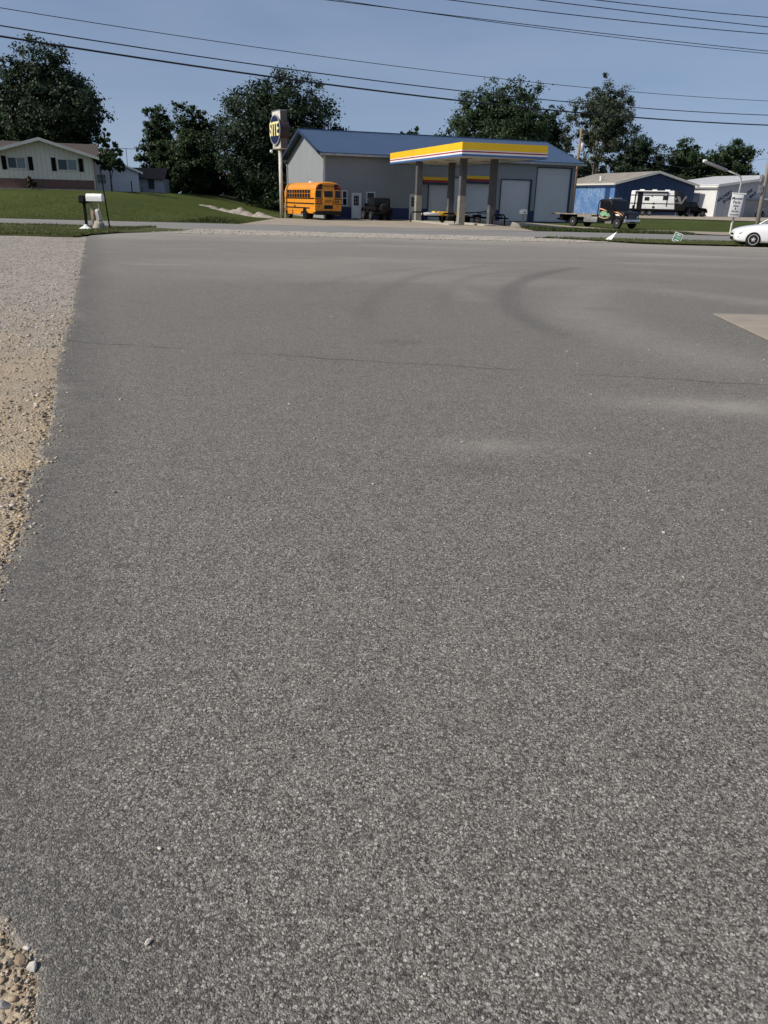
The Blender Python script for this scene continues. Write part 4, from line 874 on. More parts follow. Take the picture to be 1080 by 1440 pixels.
for a, b in ((-.3, -.15), (.3, -.15), (-.3, .15), (.3, .15)): MB().path([(a, b, 0), (a, b, .6)], .025, 5).build('leg', 'matte_black', gr)
mo = thing('motorcycle', 'dark motorcycle parked under the white shed awning', 'motorcycle', (53.2, 119.6, zb+.1), .4)
for x in (-.65, .65): wheel(mo, x, 0, .31, .31, .13, 'y', 'steel', -1, 8, .75)
MB().prism([(-.75, .62), (-.5, .78), (0, .72), (.15, .9), (.5, .85), (.6, .6), (.2, .32), (-.3, .32)], 'y', -.13, .13).build('body', 'matte_black', mo, bevel=.03)
MB().path([(.65, 0, .31), (.45, 0, .95), (.35, 0, 1.05)], .03, 6).path([(.35, -.35, 1.1), (.35, .35, 1.1)], .02, 6).build('fork', 'steel', mo)

# ------------------------------------------------------------------ travel trailer (x forward, side seen is -y)
RV = thing('travel_trailer', 'white and black travel trailer parked before the blue shed', 'trailer', (31.75, 110.6, float(tz(34, 109))+.04), -R(17))
rl = 7.0
MB().prism([(0, .72), (0, 2.95), (.12, 3.08), (5.35, 3.12), (5.7, .72)], 'y', 0, 2.35).build('body', 'white', RV, bevel=.05)
MB().prism([(5.34, 3.1), (5.7, .72), (6.9, .72), (7.05, 1.2), (6.95, 2.0), (6.45, 2.85), (6.1, 3.06)], 'y', .012, 2.338).build('front_cap', 'black', RV, bevel=.08)
for z in (1.52, 2.52): MB().box(-.02, 5.5, -.02, .0, z-.05, z+.05).build('stripe', 'black', RV)
MB().box(0, 5.75, -.025, .0, .66, .88).build('skirt', 'matte_black', RV)
MB().box(.85, 1.5, -.03, .0, .78, 2.86).build('entry_door', 'black', RV)
MB().box(1.75, 2.35, -.03, 0, 1.88, 2.32).build('window', 'glass', RV); MB().box(4.05, 4.7, -.03, 0, 1.98, 2.52).build('window', 'glass', RV)
MB().box(2.85, 3.1, -.03, 0, 1.42, 1.62).build('hatch', 'black', RV); MB().box(2.85, 3.15, -.03, 0, .95, 1.2).build('hatch', 'black', RV); MB().box(2.6, 2.72, -.03, 0, 2.32, 2.5).build('speaker', 'black', RV)
MB().box(.5, .6, -.06, -.0, .9, 2.9).box(4.55, 4.63, -.06, 0, 1.2, 2.9).build('awning_arm', 'matte_black', RV); MB().path([(.5, -.12, 2.92), (4.65, -.12, 2.92)], .08, 8).build('awning_roll', 'matte_black', RV)
for x in (1.0, 2.6, 4.2): MB().box(x, x+.6, .8, 1.4, 3.1, 3.25).build('roof_vent', 'white', RV)
for q in ([(5.75, 2.45), (6.15, 2.4), (6.45, 1.65), (6.25, 1.5)], [(7.0, 2.45), (6.8, 2.5), (6.3, 1.55), (6.45, 1.5)], [(5.55, 1.75), (6.2, 1.7), (6.2, 1.6), (5.55, 1.64)], [(5.4, 2.4), (5.8, 2.2), (5.7, 1.95)]):
    MB().prism(q, 'y', -.012, .02).build('emblem', 'rv_grey', RV)
ch = Matrix.Translation((7.0, 1.17, 1.95)) @ Matrix.Rotation(R(90), 4, 'Z')
for sx in (-1, 1):
    mb = MB(ch); mb.prism([(sx*.95, .55), (sx*.7, .55), (0, -.3), (0, -.55)], 'y', -.03, .03).build('emblem', 'rv_grey', RV)
MB(ch).prism([(-.45, .5), (.45, .5), (0, .0)], 'y', -.05, .0).build('emblem', 'rv_grey', RV)
for x in (1.75, 2.6):
    for sy, y in ((-1, .12), (1, 2.23)): wheel(RV, x, y, .34, .34, .2, 'y', 'steel', sy, 6, .6)
MB().path([(6.6, .5, .55), (8.0, 1.17, .5)], .05, 6).path([(6.6, 1.85, .55), (8.0, 1.17, .5)], .05, 6).build('hitch', 'matte_black', RV)
MB().path([(7.6, 1.17, .05), (7.6, 1.17, .95)], .05, 8).box(7.5, 7.7, 1.07, 1.27, 0, .06).build('jack', 'steel', RV)
MB().lathe([(.18, 0), (.2, .1), (.2, .5), (.1, .6)], (7.15, .95, .6), 'z', 12).lathe([(.18, 0), (.2, .1), (.2, .5), (.1, .6)], (7.15, 1.4, .6), 'z', 12).build('gas_bottles', 'matte_black', RV)
MB().box(.2, 6.6, .3, 2.05, .5, .74).build('chassis', 'matte_black', RV)
for x in (.3, 5.9): MB().path([(x, .25, .0), (x, .25, .55)], .04, 6).build('stabiliser', 'steel', RV)

# ------------------------------------------------------------------ houses on the left rise
hx, hy = -25.8-8.7*math.cos(GRID), 74-8.7*math.sin(GRID)
HS = thing('ranch_house', 'low cream sided house with brick base and dark shutters on the rise', 'house', (hx, hy, 1.85), GRID)
LX, HEH, HRH = 8.1, 2.68, 3.86
g_ = lambda x: HEH+(HRH-HEH)*(1-abs(x-LX/2)/(LX/2))
MB().prism([(0, .80), (LX, .80), (LX, HEH), (LX/2, HRH), (0, HEH)], 'y', 0, 9).build('front_wing', 'siding', HS)
br = MB().box(-.05, LX+.05, -.06, 8.9, -.5, .80).build('brick_base', 'brick', HS)
MB().box(-.4, LX+.15, -.75, -.06, -.5, .04).build('front_step', 'concrete', HS)
bt = MB(); x = .2
while x < LX: bt.box(x, x+.035, -.02, .0, .81, g_(x)-.02); x += .38
bt.build('batten', 'groove', HS)
sash(HS, 1.40, 2.72, -.03, 1.62, 2.42, 'trim_cream', split='v', panes=('glass_blue', 'curtain'), fw=.09)
sash(HS, 5.36, 6.82, -.03, 1.60, 2.40, 'trim_cream', split='v', panes=('glass_blue', 'curtain'), fw=.09)
def shutter(x0):
    s_ = MB().box(x0, x0+.36, -.055, -.0, 1.48, 2.54).build('shutter', 'matte_black', HS)
    for k in range(9): MB().box(x0+.04, x0+.32, -.068, -.055, 1.54+k*.11, 1.60+k*.11).build('slat', 'matte_black', s_)
for x0 in (.90, 2.98, 4.82, 7.02): shutter(x0)
mb = MB(); sl = (HRH-HEH)/(LX/2); oh = .62
for sg in (1, -1):
    x0 = -oh if sg > 0 else LX+oh
    mb.prism([(x0, HEH-sl*oh), (LX/2, HRH), (LX/2, HRH+.16), (x0, HEH-sl*oh+.16)], 'y', -.75, 9)
rh = mb.build('roof', 'roof_brown', HS)
mb = MB()
for sg in (1, -1):
    x0 = -oh-.02 if sg > 0 else LX+oh+.02
    mb.prism([(x0, HEH-sl*oh-.06), (LX/2, HRH-.06), (LX/2, HRH+.19), (x0, HEH-sl*oh+.19)], 'y', -.80, -.75)
mb.build('rake_board', 'trim_cream', rh)
MB().box(-12, LX+.3, 6, 14, -.5, 2.68).build('main_wing', 'siding', HS)
mb = MB()
for ya, yb in ((5.4, 10), (14.6, 10)): mb.prism([(ya, 2.6), (yb, 4.05), (yb, 4.2), (ya, 2.75)], 'x', -12.5, LX+.85)
mb.build('roof', 'roof_brown', HS)
MB().path([(LX+.08, -.03, HEH-.1), (LX+.08, -.03, .0)], .05, 6).build('downspout', 'trim_cream', HS)

def clap(B, LX, he, hr, m):                # lapped siding courses on a gable front, real steps
    mb = MB(); z = 0
    while z < hr:
        if z < he: xa, xb = 0, LX
        else:
            t = (z-he)/(hr-he)*LX/2; xa, xb = t, LX-t
        z2 = min(z+.2, hr); t2 = max(0, (z2-he)/(hr-he)*LX/2) if z2 > he else 0
        if xb-xa > .1: mb.add([(xa, -.03, z), (xb, -.03, z), (LX-t2, -.004, z2), (t2, -.004, z2), (xa, 0, z), (xb, 0, z)], [(0, 1, 2, 3), (0, 4, 5, 1)])
        z += .2
    return mb.build('siding', m, B)
GA = thing('white_garage', 'white lap sided gable garage right of the cream house', 'garage', (-30.9, 83.1, 1.62), GRID)
MB().prism([(0, -.4), (5.5, -.4), (5.5, 2.1), (2.75, 3.2), (0, 2.1)], 'y', 0, 7).build('wall', 'white_siding', GA); clap(GA, 5.5, 2.1, 3.2, 'white_siding')
mb = MB()
for sg in (1, -1):
    x0 = -.4 if sg > 0 else 5.9
    mb.prism([(x0, 1.96), (2.75, 3.22), (2.75, 3.30), (x0, 2.04)], 'y', -.35, 7.3)
mb.build('roof', 'roof_brown', GA)
mb = MB()
for sg in (1, -1):
    x0 = -.42 if sg > 0 else 5.92
    mb.prism([(x0, 1.88), (2.75, 3.14), (2.75, 3.32), (x0, 2.06)], 'y', -.40, -.35)
mb.build('rake_board', 'white_siding', GA)
sash(GA, 1.55, 2.3, -.03, .95, 1.7, 'dirty_white', 'curtain', 'h', .05)
SH = thing('grey_shed', 'small grey shed with dark brown roof right of the white garage', 'shed', (-28.6, 91.2, 1.5), .12)
MB().box(0, 3.6, 0, 4, -.4, 1.75).build('wall', 'shed_wall', SH)
mb = MB()
for ya, yb in ((-.4, 2), (4.4, 2)): mb.prism([(ya, 1.66), (yb, 2.75), (yb, 2.85), (ya, 1.76)], 'x', -.3, 3.8)
mb.build('roof', 'roof_brown', SH); sash(SH, 2.0, 2.5, -.02, .75, 1.6, 'matte_black', 'glass_blue', 'h', .05); MB().box(.4, 1.3, -.03, 0, 0, 1.6).build('door', 'shed_wall', SH)
H3 = thing('brown_house', 'low brown house with red brown roof shaded under the big tree', 'house', (-27.5, 113.5, 1.3), .2)
MB().box(0, 11, 0, 8, -.8, 1.7).build('wall', 'brown_wall', H3)
mb = MB()
for ya, yb in ((-.6, 4), (8.6, 4)): mb.prism([(ya, 1.5), (yb, 3.3), (yb, 3.42), (ya, 1.62)], 'x', -.5, 11.5)
mb.build('roof', mat('roof_red_brown', (.17, .105, .085), (.12, .075, .06), 6, .9), H3)
MB().lathe([(.09, 0), (.09, .5)], (4.6, 3.0, 2.9), 'z', 8).build('vent', 'white', H3); MB().box(7.6, 8.4, -.04, 0, -.2, 1.3).build('door', 'dirty_white', H3); sash(H3, 3.2, 4.4, -.03, .5, 1.3, 'trim_cream', 'glass', 'v')
AN = thing('tv_antenna', 'thin television antenna on a mast above the white garage', 'antenna', (-29.9, 95, 1.3), .1)
MB().path([(0, 0, 0), (0, 0, 5.1)], .03, 6).build('mast', 'steel', AN)
a_ = MB().path([(-1.5, 0, 5.0), (1.5, 0, 5.02)], .03, 6).build('boom', 'steel', AN)
for k in range(10): MB().path([(-1.4+k*.3, -.5+.03*k, 5.02), (-1.4+k*.3, .5-.03*k, 5.02)], .014, 4).build('element', 'steel', a_)
fp = MB().path([(0, 0, -.2), (0, 0, 1.2)], .05, 6).build('fence_post', 'matte_black'); fp.location = (-25.6, 82.0, 1.6); tag(fp, 'dark fence post at the right corner of the white garage', 'post')
ct = thing('patio_table', 'small dark patio table by the grey shed', 'table', (-27.2, 89.6, 1.55), .2)
MB().lathe([(.5, 0), (.5, .04)], (0, 0, .7), 'z', 14).build('table_top', 'matte_black', ct)
for k in range(4): MB().path([(.35*math.cos(k*1.57), .35*math.sin(k*1.57), -.1), (.3*math.cos(k*1.57), .3*math.sin(k*1.57), .7)], .025, 5).build('leg', 'matte_black', ct)
# gravel berm on the lawn
def berm():
    xs = np.linspace(-18.0, -9.4, 60); ys = np.linspace(68, 79, 40)
    X, Y = np.meshgrid(xs, ys); t = (X+18.0)/8.6; yc = 77-7.0*t; h = .60*np.exp(-((Y-yc)/1.15)**2)*np.sin(np.clip(t, 0, 1)*math.pi)**.6*np.clip(2.6*fb(X*.9, Y*.9, 3)-.75, 0, 1.6)
    Z = tz(X, Y)-.16+h+.10*fb(X*4, Y*4, 8)
    nx, ny = 60, 40; i = np.arange((ny-1)*(nx-1)); a = (i//(nx-1))*nx+i % (nx-1)
    tag(struct(raw('gravel_berm', np.c_[X.ravel(), Y.ravel(), Z.ravel()], np.c_[a, a+1, a+nx+1, a+nx], 'gravel')), 'low tan gravel heap on the lawn left of the bus')
berm()

# ------------------------------------------------------------------ trees and shrubs
def make_tree(name, label, loc, h, rx, ry, zc, nleaf, leaf, seed, lm, trunk_r, lobes=13, bark='bark', spread=1.0, airy=0.0, group='trees behind the buildings', lean=(0, 0), dense=.55):
    r = np.random.default_rng(seed); T = thing(name, label, 'tree', loc, 0, group)
    rz = (h-zc)/2; cz = zc+rz
    C_ = []; Rr = []
    for i in range(lobes):
        for _ in range(60):
            p = r.normal(size=3); p /= np.linalg.norm(p); p *= r.random()**.4*.74
            if all(np.linalg.norm(p-q) > .30 for q in C_): break
        C_.append(p); Rr.append(.26+.16*r.random())
    C_.append(np.array([0, 0, .62])); Rr.append(.34); C_.append(np.array([0, 0, -.1])); Rr.append(.5)
    C_ = np.array(C_); Rr = np.array(Rr); ext = np.array([rx, ry, rz])
    # twig clumps on the lobes' shells and inside
    ncl = max(60, nleaf//60); li = r.choice(len(C_), ncl, p=Rr**2/np.sum(Rr**2)); d = r.normal(size=(ncl, 3)); d /= np.linalg.norm(d, axis=1)[:, None]
    rad = Rr[li]*(dense+(1-dense)*r.random(ncl)**.5)*(1+.25*(r.random(ncl)-.3))
    rad[::4] *= .55*r.random(len(rad[::4]))
    cc = C_[li]+d*rad[:, None]
    cc[:, 2] = np.where(cc[:, 2] < -.85, -.85+.1*r.random(ncl), cc[:, 2])
    cc = cc*ext
    if airy: 
        keep = fb(cc[:, 0]*.35+50, cc[:, 2]*.35+50, seed)+.25*r.random(ncl) > .30+airy*.35; cc = cc[keep]; d = d[keep]; ncl = len(cc)
    per = max(8, nleaf//ncl); csz = (.35+.5*r.random(ncl))*.085*(rx+ry+rz)/3*1.6
    P = (cc[:, None, :]+r.normal(size=(ncl, per, 3))*csz[:, None, None]*np.array([.62, .62, .48])).reshape(-1, 3); n = len(P)
    out = P/ext; nn = out/np.maximum(np.linalg.norm(out, axis=1)[:, None], .05)+r.normal(size=(n, 3))*.8+np.array([0, 0, .35]); nn /= np.linalg.norm(nn, axis=1)[:, None]
    t = np.cross(nn, r.normal(size=(n, 3))); t /= np.linalg.norm(t, axis=1)[:, None]; b = np.cross(nn, t)
    s = leaf*(.6+.8*r.random(n))[:, None]; P = P+np.array([lean[0], lean[1], cz])
    V = np.stack([P-t*s, P-b*s*.55+nn*s*.12, P+t*s, P+b*s*.55+nn*s*.12], 1).reshape(-1, 3); F = np.arange(4*n).reshape(-1, 4)
    raw('crown', V, F, lm, T, smooth=False)
    mb = MB(); top = Vector((lean[0], lean[1], cz+rz*.35))
    mb.path([(0, 0, -.6), (0, 0, .3), (lean[0]*.3, lean[1]*.3, zc*.6+.4), (lean[0]*.7, lean[1]*.7, cz-rz*.3), top], [trunk_r*1.35, trunk_r, trunk_r*.85, trunk_r*.6, trunk_r*.2], 9)
    tk_ = mb.build('trunk', bark, T, True)
    for k in range(0, min(len(C_), 11)):
        e = Vector(C_[k]*ext*.95)+Vector((lean[0], lean[1], cz)); s0 = Vector((lean[0]*.4, lean[1]*.4, zc*.75+(cz-zc)*.8*r.random()))
        mid = s0.lerp(e, .5)+Vector((0, 0, .06*h)); MB().path([s0, mid, e], [trunk_r*.42, trunk_r*.26, trunk_r*.07], 6).build('limb', bark, tk_, True)
    return T
def zt(x, y): return float(tz(x, y))-.05
def tree_at(x, y, **k): return dict(loc=(x, y, zt(x, y)), **k)
make_tree('oak_tree', 'huge dark broad tree directly behind the cream house', (-36.6, 92, zt(-36, 92)), 13.5, 7.0, 6.5, 1.0, 66000, .165, 1, 'leaf_dark', .45, 26)
make_tree('oak_tree', 'huge dark tree cut by the left picture edge', (-46.5, 94, zt(-46, 95)), 13.4, 8.0, 6.5, 1.0, 50000, .18, 2, 'leaf_dark', .45, 24)
make_tree('maple_tree', 'narrow dark tree left of its twin behind the grey shed', (-28.7, 105.5, zt(-29, 105)), 10.5, 3.3, 3.0, -1.6, 24000, .155, 3, 'leaf_mid', .25, 16)
make_tree('maple_tree', 'upright dark tree between the narrow tree and the great round tree', (-24.1, 103, zt(-24, 103)), 10.3, 4.2, 3.4, -1.8, 32000, .155, 4, 'leaf_mid', .28, 18)
make_tree('oak_tree', 'great round dark tree behind the SITE sign', (-13.2, 99, zt(-13, 99)), 15.2, 8.5, 7.4, -1.5, 80000, .165, 5, 'leaf_dark', .5, 30)
make_tree('distant_tree', 'small far tree top showing over the blue roof', (2.3, 142, 0), 13.6, 4.2, 3.4, 4, 8000, .22, 6, 'leaf_mid', .25, 12)
make_tree('maple_tree', 'large green tree rising behind the yellow canopy', (17.2, 135, .3), 19.2, 9.4, 7.4, 1.5, 56000, .20, 7, 'leaf_mid', .42, 28)
make_tree('maple_tree', 'dark leafy tree tucked behind the right end of the blue roof', (27.6, 150, .4), 17.9, 5.0, 4.4, 1.0, 24000, .20, 8, 'leaf_dark', .3, 14)
make_tree('cottonwood_tree', 'tall airy cottonwood with pale trunk behind the transformer pole', (33.5, 140, .5), 20.4, 6.2, 5.4, 5.0, 34000, .17, 9, 'leaf_pale', .38, 24, 'bark_pale', airy=.35)
make_tree('oak_tree', 'dark tree above the blue shed roof', (44.6, 152, .5), 12.9, 6.6, 5.0, .5, 34000, .19, 10, 'leaf_dark', .35, 20)
make_tree('maple_tree', 'broad green tree behind the gap of the blue and white sheds', (53.2, 153, .5), 12.5, 6.6, 4.6, .5, 30000, .19, 12, 'leaf_mid', .3, 18)
make_tree('maple_tree', 'rounded green tree over the white shed roof', (61.0, 151, .5), 12.3, 6.4, 4.6, .5, 30000, .19, 13, 'leaf_mid', .3, 18)
make_tree('distant_tree', 'low dark tree at the foot of the cottonwood', (33.0, 147, .5), 8.2, 6.0, 3.8, .2, 18000, .19, 14, 'leaf_dark', .2, 12)
make_tree('young_tree', 'small leafy tree at the right corner of the cream house', (-25.9, 77.0, zt(-25, 77)), 5.2, 1.5, 1.3, .6, 5200, .12, 16, 'leaf_mid', .08, 8)
make_tree('shrub', 'round brown shrub against the brick base of the house', (-30.6, 70.7, 1.72), 1.15, .62, .5, .05, 2500, .07, 17, 'leaf_brown', .04, 8, group='garden shrubs')
make_tree('shrub', 'low green shrub at the shaded foot of the brown house', (-18.5, 106, .9), 1.5, 1.8, 1.0, .1, 3500, .13, 18, 'leaf_mid', .05, 8, group='garden shrubs')
make_tree('shrub', 'dark hedge bush right of the grey shed', (-23.5, 110, zt(-23, 110)), 4.2, 5.6, 2.0, -.8, 14000, .18, 19, 'leaf_dark', .08, 10, group='garden shrubs')

make_tree('shrub', 'dark bush filling the gap right behind the grey shed', (-27.3, 109, zt(-27, 109)), 3.2, 2.6, 1.6, -.8, 7000, .17, 20, 'leaf_dark', .08, 10, group='garden shrubs')

# ------------------------------------------------------------------ mailboxes
def boxmail(T, L, r, m, z):
    n = 10; poly = [(-r, z), (r, z)]+[(r*math.cos(t), z+.16+r*math.sin(t)) for t in np.linspace(0, math.pi, n)]
    return MB().prism(poly, 'y', -L/2, L/2).build('box', m, T)
MA = thing('mailbox', 'black mailbox on a dark post at the left of the pair', 'mailbox', (-14.5, 39, .02), R(-8))
bx = boxmail(MA, .5, .13, 'matte_black', 1.22); MB().box(-.12, .12, -.262, -.25, 1.24, 1.46).build('door', 'black', bx); MB().box(-.15, .15, -.2, .2, 1.17, 1.215).build('tray', 'matte_black', MA)
MB().box(-.05, .05, -.05, .05, -.1, 1.18).build('post', 'matte_black', MA)
MA = thing('mailbox', 'large white mailbox on a peeling post wrapped in bags', 'mailbox', (-13.93, 38.9, .02), R(88))
bx = boxmail(MA, .74, .17, 'white', 1.27); MB().box(-.165, .165, -.385, -.371, 1.28, 1.55).build('door', 'white', bx); MB().box(.172, .185, .1, .13, 1.4, 1.62).build('flag', 'white', bx)
MB().box(-.13, .13, -.33, .33, 1.23, 1.268).build('plank', 'wood_grey', MA)
MB().box(-.04, .05, .18, .27, -.1, 1.23).build('post', 'wood_grey', MA); MB().path([(0, -.12, 1.23), (0, -.14, .95), (0, -.06, .6)], .03, 6).build('brace', 'trim_cream', MA)
def blob_mesh(name, m, parent, prof, seed, sq=(1, 1)):
    r = np.random.default_rng(seed); n = 14; v = []; f = []
    for rad, z, cx, cy in prof:
        for k in range(n):
            t = 6.283*k/n; q = rad*(1+.28*(r.random()-.5)); v.append((cx+q*math.cos(t)*sq[0], cy+q*math.sin(t)*sq[1], z+.02*(r.random()-.5)))
    for i in range(len(prof)-1):
        for k in range(n): f.append((i*n+k, i*n+(k+1) % n, (i+1)*n+(k+1) % n, (i+1)*n+k))
    f += [tuple(range(n)), tuple((len(prof)-1)*n+k for k in range(n))]
    return MB().add(v, f).build(name, m, parent)
pb = blob_mesh('wrapped_bags', 'dirty_white', MA, [(.07, .92, 0, -.06), (.14, .84, 0, -.06), (.15, .6, 0, -.08), (.14, .45, 0, -.08), (.10, .4, 0, -.06)], 1, (1, .9))
blob_mesh('wrapped_stone', 'stone', MA, [(.22, -.05, 0, -.06), (.25, .1, 0, -.05), (.22, .3, 0, -.06), (.12, .44, 0, -.05)], 2, (1, 1.05)); blob_mesh('rust_patch', 'pebble_brown', MA, [(.07, .86, -.06, .1), (.09, .7, -.07, .1), (.08, .5, -.07, .1)], 3)
ws = blob_mesh('white_bag', 'white', None, [(.30, -.01, 0, 0), (.25, .08, 0, 0), (.10, .17, .04, 0), (.06, .24, .04, 0), (.02, .25, .04, 0)], 4, (1.15, .7)); ws.location = (-14.25, 38.1, .03); tag(ws, 'crumpled white bag lying in the grass below the mailboxes', 'bag')
st = MB().path([(0, 0, -.1), (-.18, 0, 2.72)], [.035, .028], 7).build('stake', 'matte_black'); st.location = (-13.6, 39.6, .02); tag(st, 'tall thin dark stake leaning right of the white mailbox', 'stake')
MP = thing('mailbox', 'small white mailbox on a thin post at the station apron', 'mailbox', (9.62, 60.2, 0), .3)
MB().box(-.05, .05, -.05, .05, -.1, .88).build('post', 'wood_grey', MP); MB().box(-.22, .22, -.2, .2, .86, .92).build('plank', 'wood_grey', MP)
n_ = [(-.19, .92), (.19, .92)]+[(.19*math.cos(t), 1.08+.16*math.sin(t)) for t in np.linspace(0, math.pi, 9)]
MB().prism(n_, 'y', -.25, .25).build('box', 'white', MP); MB().box(-.1, .1, -.262, -.25, .98, 1.08).build('plate', 'steel', MP)

# ------------------------------------------------------------------ poles, lamp, wires
UP = thing('utility_pole', 'brown timber utility pole with a grey transformer behind the garage corner', 'utility pole', (22.7, 104, .2), 0)
MB().path([(0, 0, -.5), (.04, 0, 5), (.1, 0, 10.1)], [.19, .17, .12], 10).build('pole', 'wood_pole', UP, True)
MB().lathe([(.2, 0), (.24, .05), (.24, .85), (.2, .92)], (.42, -.1, 7.45), 'z', 14).build('transformer', 'galv', UP, True)
MB().box(.08, .35, -.05, .05, 7.6, 7.7).box(.08, .35, -.05, .05, 8.1, 8.2).build('bracket', 'steel', UP); MB().lathe([(.03, 0), (.05, .05), (.03, .14), (.05, .18), (.02, .25)], (.42, -.1, 8.37), 'z', 8).build('bushing', 'brown_wall', UP)
RP = thing('utility_pole', 'weathered grey utility pole behind the white car', 'utility pole', (28.95, 65.2, -.15), 0)
MB().path([(0, 0, -.5), (0, 0, 5), (.05, 0, 10.4)], [.17, .155, .12], 10).build('pole', 'wood_grey', RP, True)
MB().box(-.08, .1, -.95, .95, 9.1, 9.22).build('crossarm', 'wood_grey', RP)
MB().box(-.42, -.16, -.2, .12, 2.95, 3.5).build('meter_box', 'steel', RP); MB().lathe([(.1, 0), (.14, .08), (.14, .5), (.08, .55)], (-.34, 0, 3.7), 'z', 10).build('transformer', 'steel', RP)
LP = thing('lamp_post', 'white yard lamp post with a long bent arm over the white car', 'lamp post', (24.85, 60.0, -.12), 0)
LP.rotation_euler = (0, R(1.5), 0)
MB().path([(-.05, 0, -.3), (-.02, 0, 1.4), (0, 0, 3.4), (-.03, 0, 3.65), (-.12, 0, 3.84), (-.28, 0, 3.95), (-1.25, 0, 4.22)], [.085, .07, .055, .052, .05, .05, .045], 10).build('post', 'galv', LP, True)
MB().prism([(-1.2, 4.12), (-1.2, 4.30), (-2.75, 4.75), (-2.95, 4.78), (-2.95, 4.62)], 'y', -.17, .17).build('lamp_housing', 'steel', LP, bevel=.03)
MB().prism([(-2.72, 4.60), (-2.98, 4.66), (-2.98, 4.84), (-2.75, 4.82)], 'y', -.13, .13).build('lamp_cap', 'white', LP, bevel=.02)
SB = thing('banner_sign', 'white hanging sign with navy lettering on the lamp post', 'sign', (24.72, 59.85, -.12), 0); SB.rotation_euler = (0, R(2), 0)
MB().box(-.40, .42, -.03, .03, 1.18, 2.72).build('board', 'white', SB, bevel=.01); MB().box(-.42, .58, -.045, .045, 2.72, 2.80).build('bracket', 'white', SB)
for s_, z, q in (('Mower', 2.42, .27), ('Parts', 2.17, .27), ('Sales', 1.93, .20), ('&', 1.74, .20), ('Service', 1.57, .18), ('Accessories', 1.34, .13)):
    text(s_, q, 'print_blue', SB, facing_y(.01, -.033, z), 'lettering', .003)
gp = MB().path([(0, 0, -.3), (.02, 0, .85)], .06, 8).build('marker_post', 'trim_cream'); gp.location = (24.45, 59.2, -.15); tag(gp, 'short pale post beside the nose of the white car', 'post')
def wire(coef, x0, x1, A, D, r, label, n=44):
    xs_ = np.linspace(x0, x1, n); o = MB().path([(x, A[1]+(x-A[0])*D, coef[0]*x*x+coef[1]*x+coef[2]) for x in xs_], r, 5).build('overhead_wire', 'wire', None, True)
    return tag(o, label, 'wire', 'overhead wires')
A1 = (-17.3, 37.); D1 = 28/45.7; A2 = (-17., 27.); D2 = 17/45
wire((.00106, -.0037, 8.36), -50, 28.95, A1, D1, .016, 'thin upper wire of the three crossing the whole sky')
wire((.00117, -.01133, 7.552), -50, 28.95, A1, D1, .026, 'middle wire of the three crossing the whole sky')
wire((.00113, -.0169, 7.075), -50, 28.95, A1, D1, .042, 'thick lowest cable of the three crossing the whole sky')
wire((.00053, -.01138, 8.2186), -30, 60, A2, D2, .014, 'upper wire of the close pair in the right half of the sky')
wire((.00116, -.02784, 8.2228), -30, 60, A2, D2, .012, 'lower wire of the close pair in the right half of the sky')
wire((.00125, -.01402, 8.712), -30, 60, A2, D2, .017, 'third wire from the top right corner of the sky')
wire((.0007, -.01091, 9.0755), -30, 60, A2, D2, .017, 'second wire from the top right corner of the sky')
wire((.00167, -.02124, 9.339), -30, 60, A2, D2, .017, 'topmost wire at the right corner of the sky')
o = MB().path([(22.8, 104, 9.9), (31, 112, 7.6), (45, 130, 7.2), (75, 150, 11)], .02, 5).build('overhead_wire', 'wire'); tag(o, 'faint service wire sloping right from the transformer pole', 'wire', 'overhead wires')

# ------------------------------------------------------------------ yard signs
YS = thing('yard_sign', 'green yard sign with white border reading THC leaning in the grass strip', 'sign', (13.95, 40.0, .03), R(-6)); YS.scale = (.86, .86, .92)
Tm = Matrix.Rotation(R(17), 4, 'Y')
mb = MB(Tm); mb.box(-.24, .24, -.008, .008, .02, .50); bd = mb.build('board', 'band_white', YS)
MB(Tm).box(-.20, .20, -.012, -.0085, .06, .46).build('panel', 'sign_green', bd)
text('THC', .17, 'band_white', bd, Tm @ facing_y(0, -.016, .26), 'lettering', .003)
for z, hw in ((.395, .12), (.125, .13)): MB(Tm).box(-hw, hw, -.0165, -.0125, z-.03, z+.03).build('printed_line', 'band_white', bd)
for x in (-.15, .15): MB(Tm).path([(x, .02, -.25), (x, .02, .3)], .006, 5).build('stake', 'steel', YS)
YW = thing('yard_sign', 'bent plain white yard sign leaning in the grass strip', 'sign', (10.75, 40.4, .03), R(-20))
MB().add([(-.25, 0, -.02), (.12, -.05, -.03), (.36, .12, .42), (-.25, .012, -.02), (.12, -.038, -.03), (.36, .132, .42)], [(0, 1, 2), (5, 4, 3), (0, 3, 4, 1), (1, 4, 5, 2), (2, 5, 3, 0)]).build('board', 'white', YW)
MB().path([(.1, .03, -.2), (.15, .05, .2)], .006, 5).build('stake', 'steel', YW)

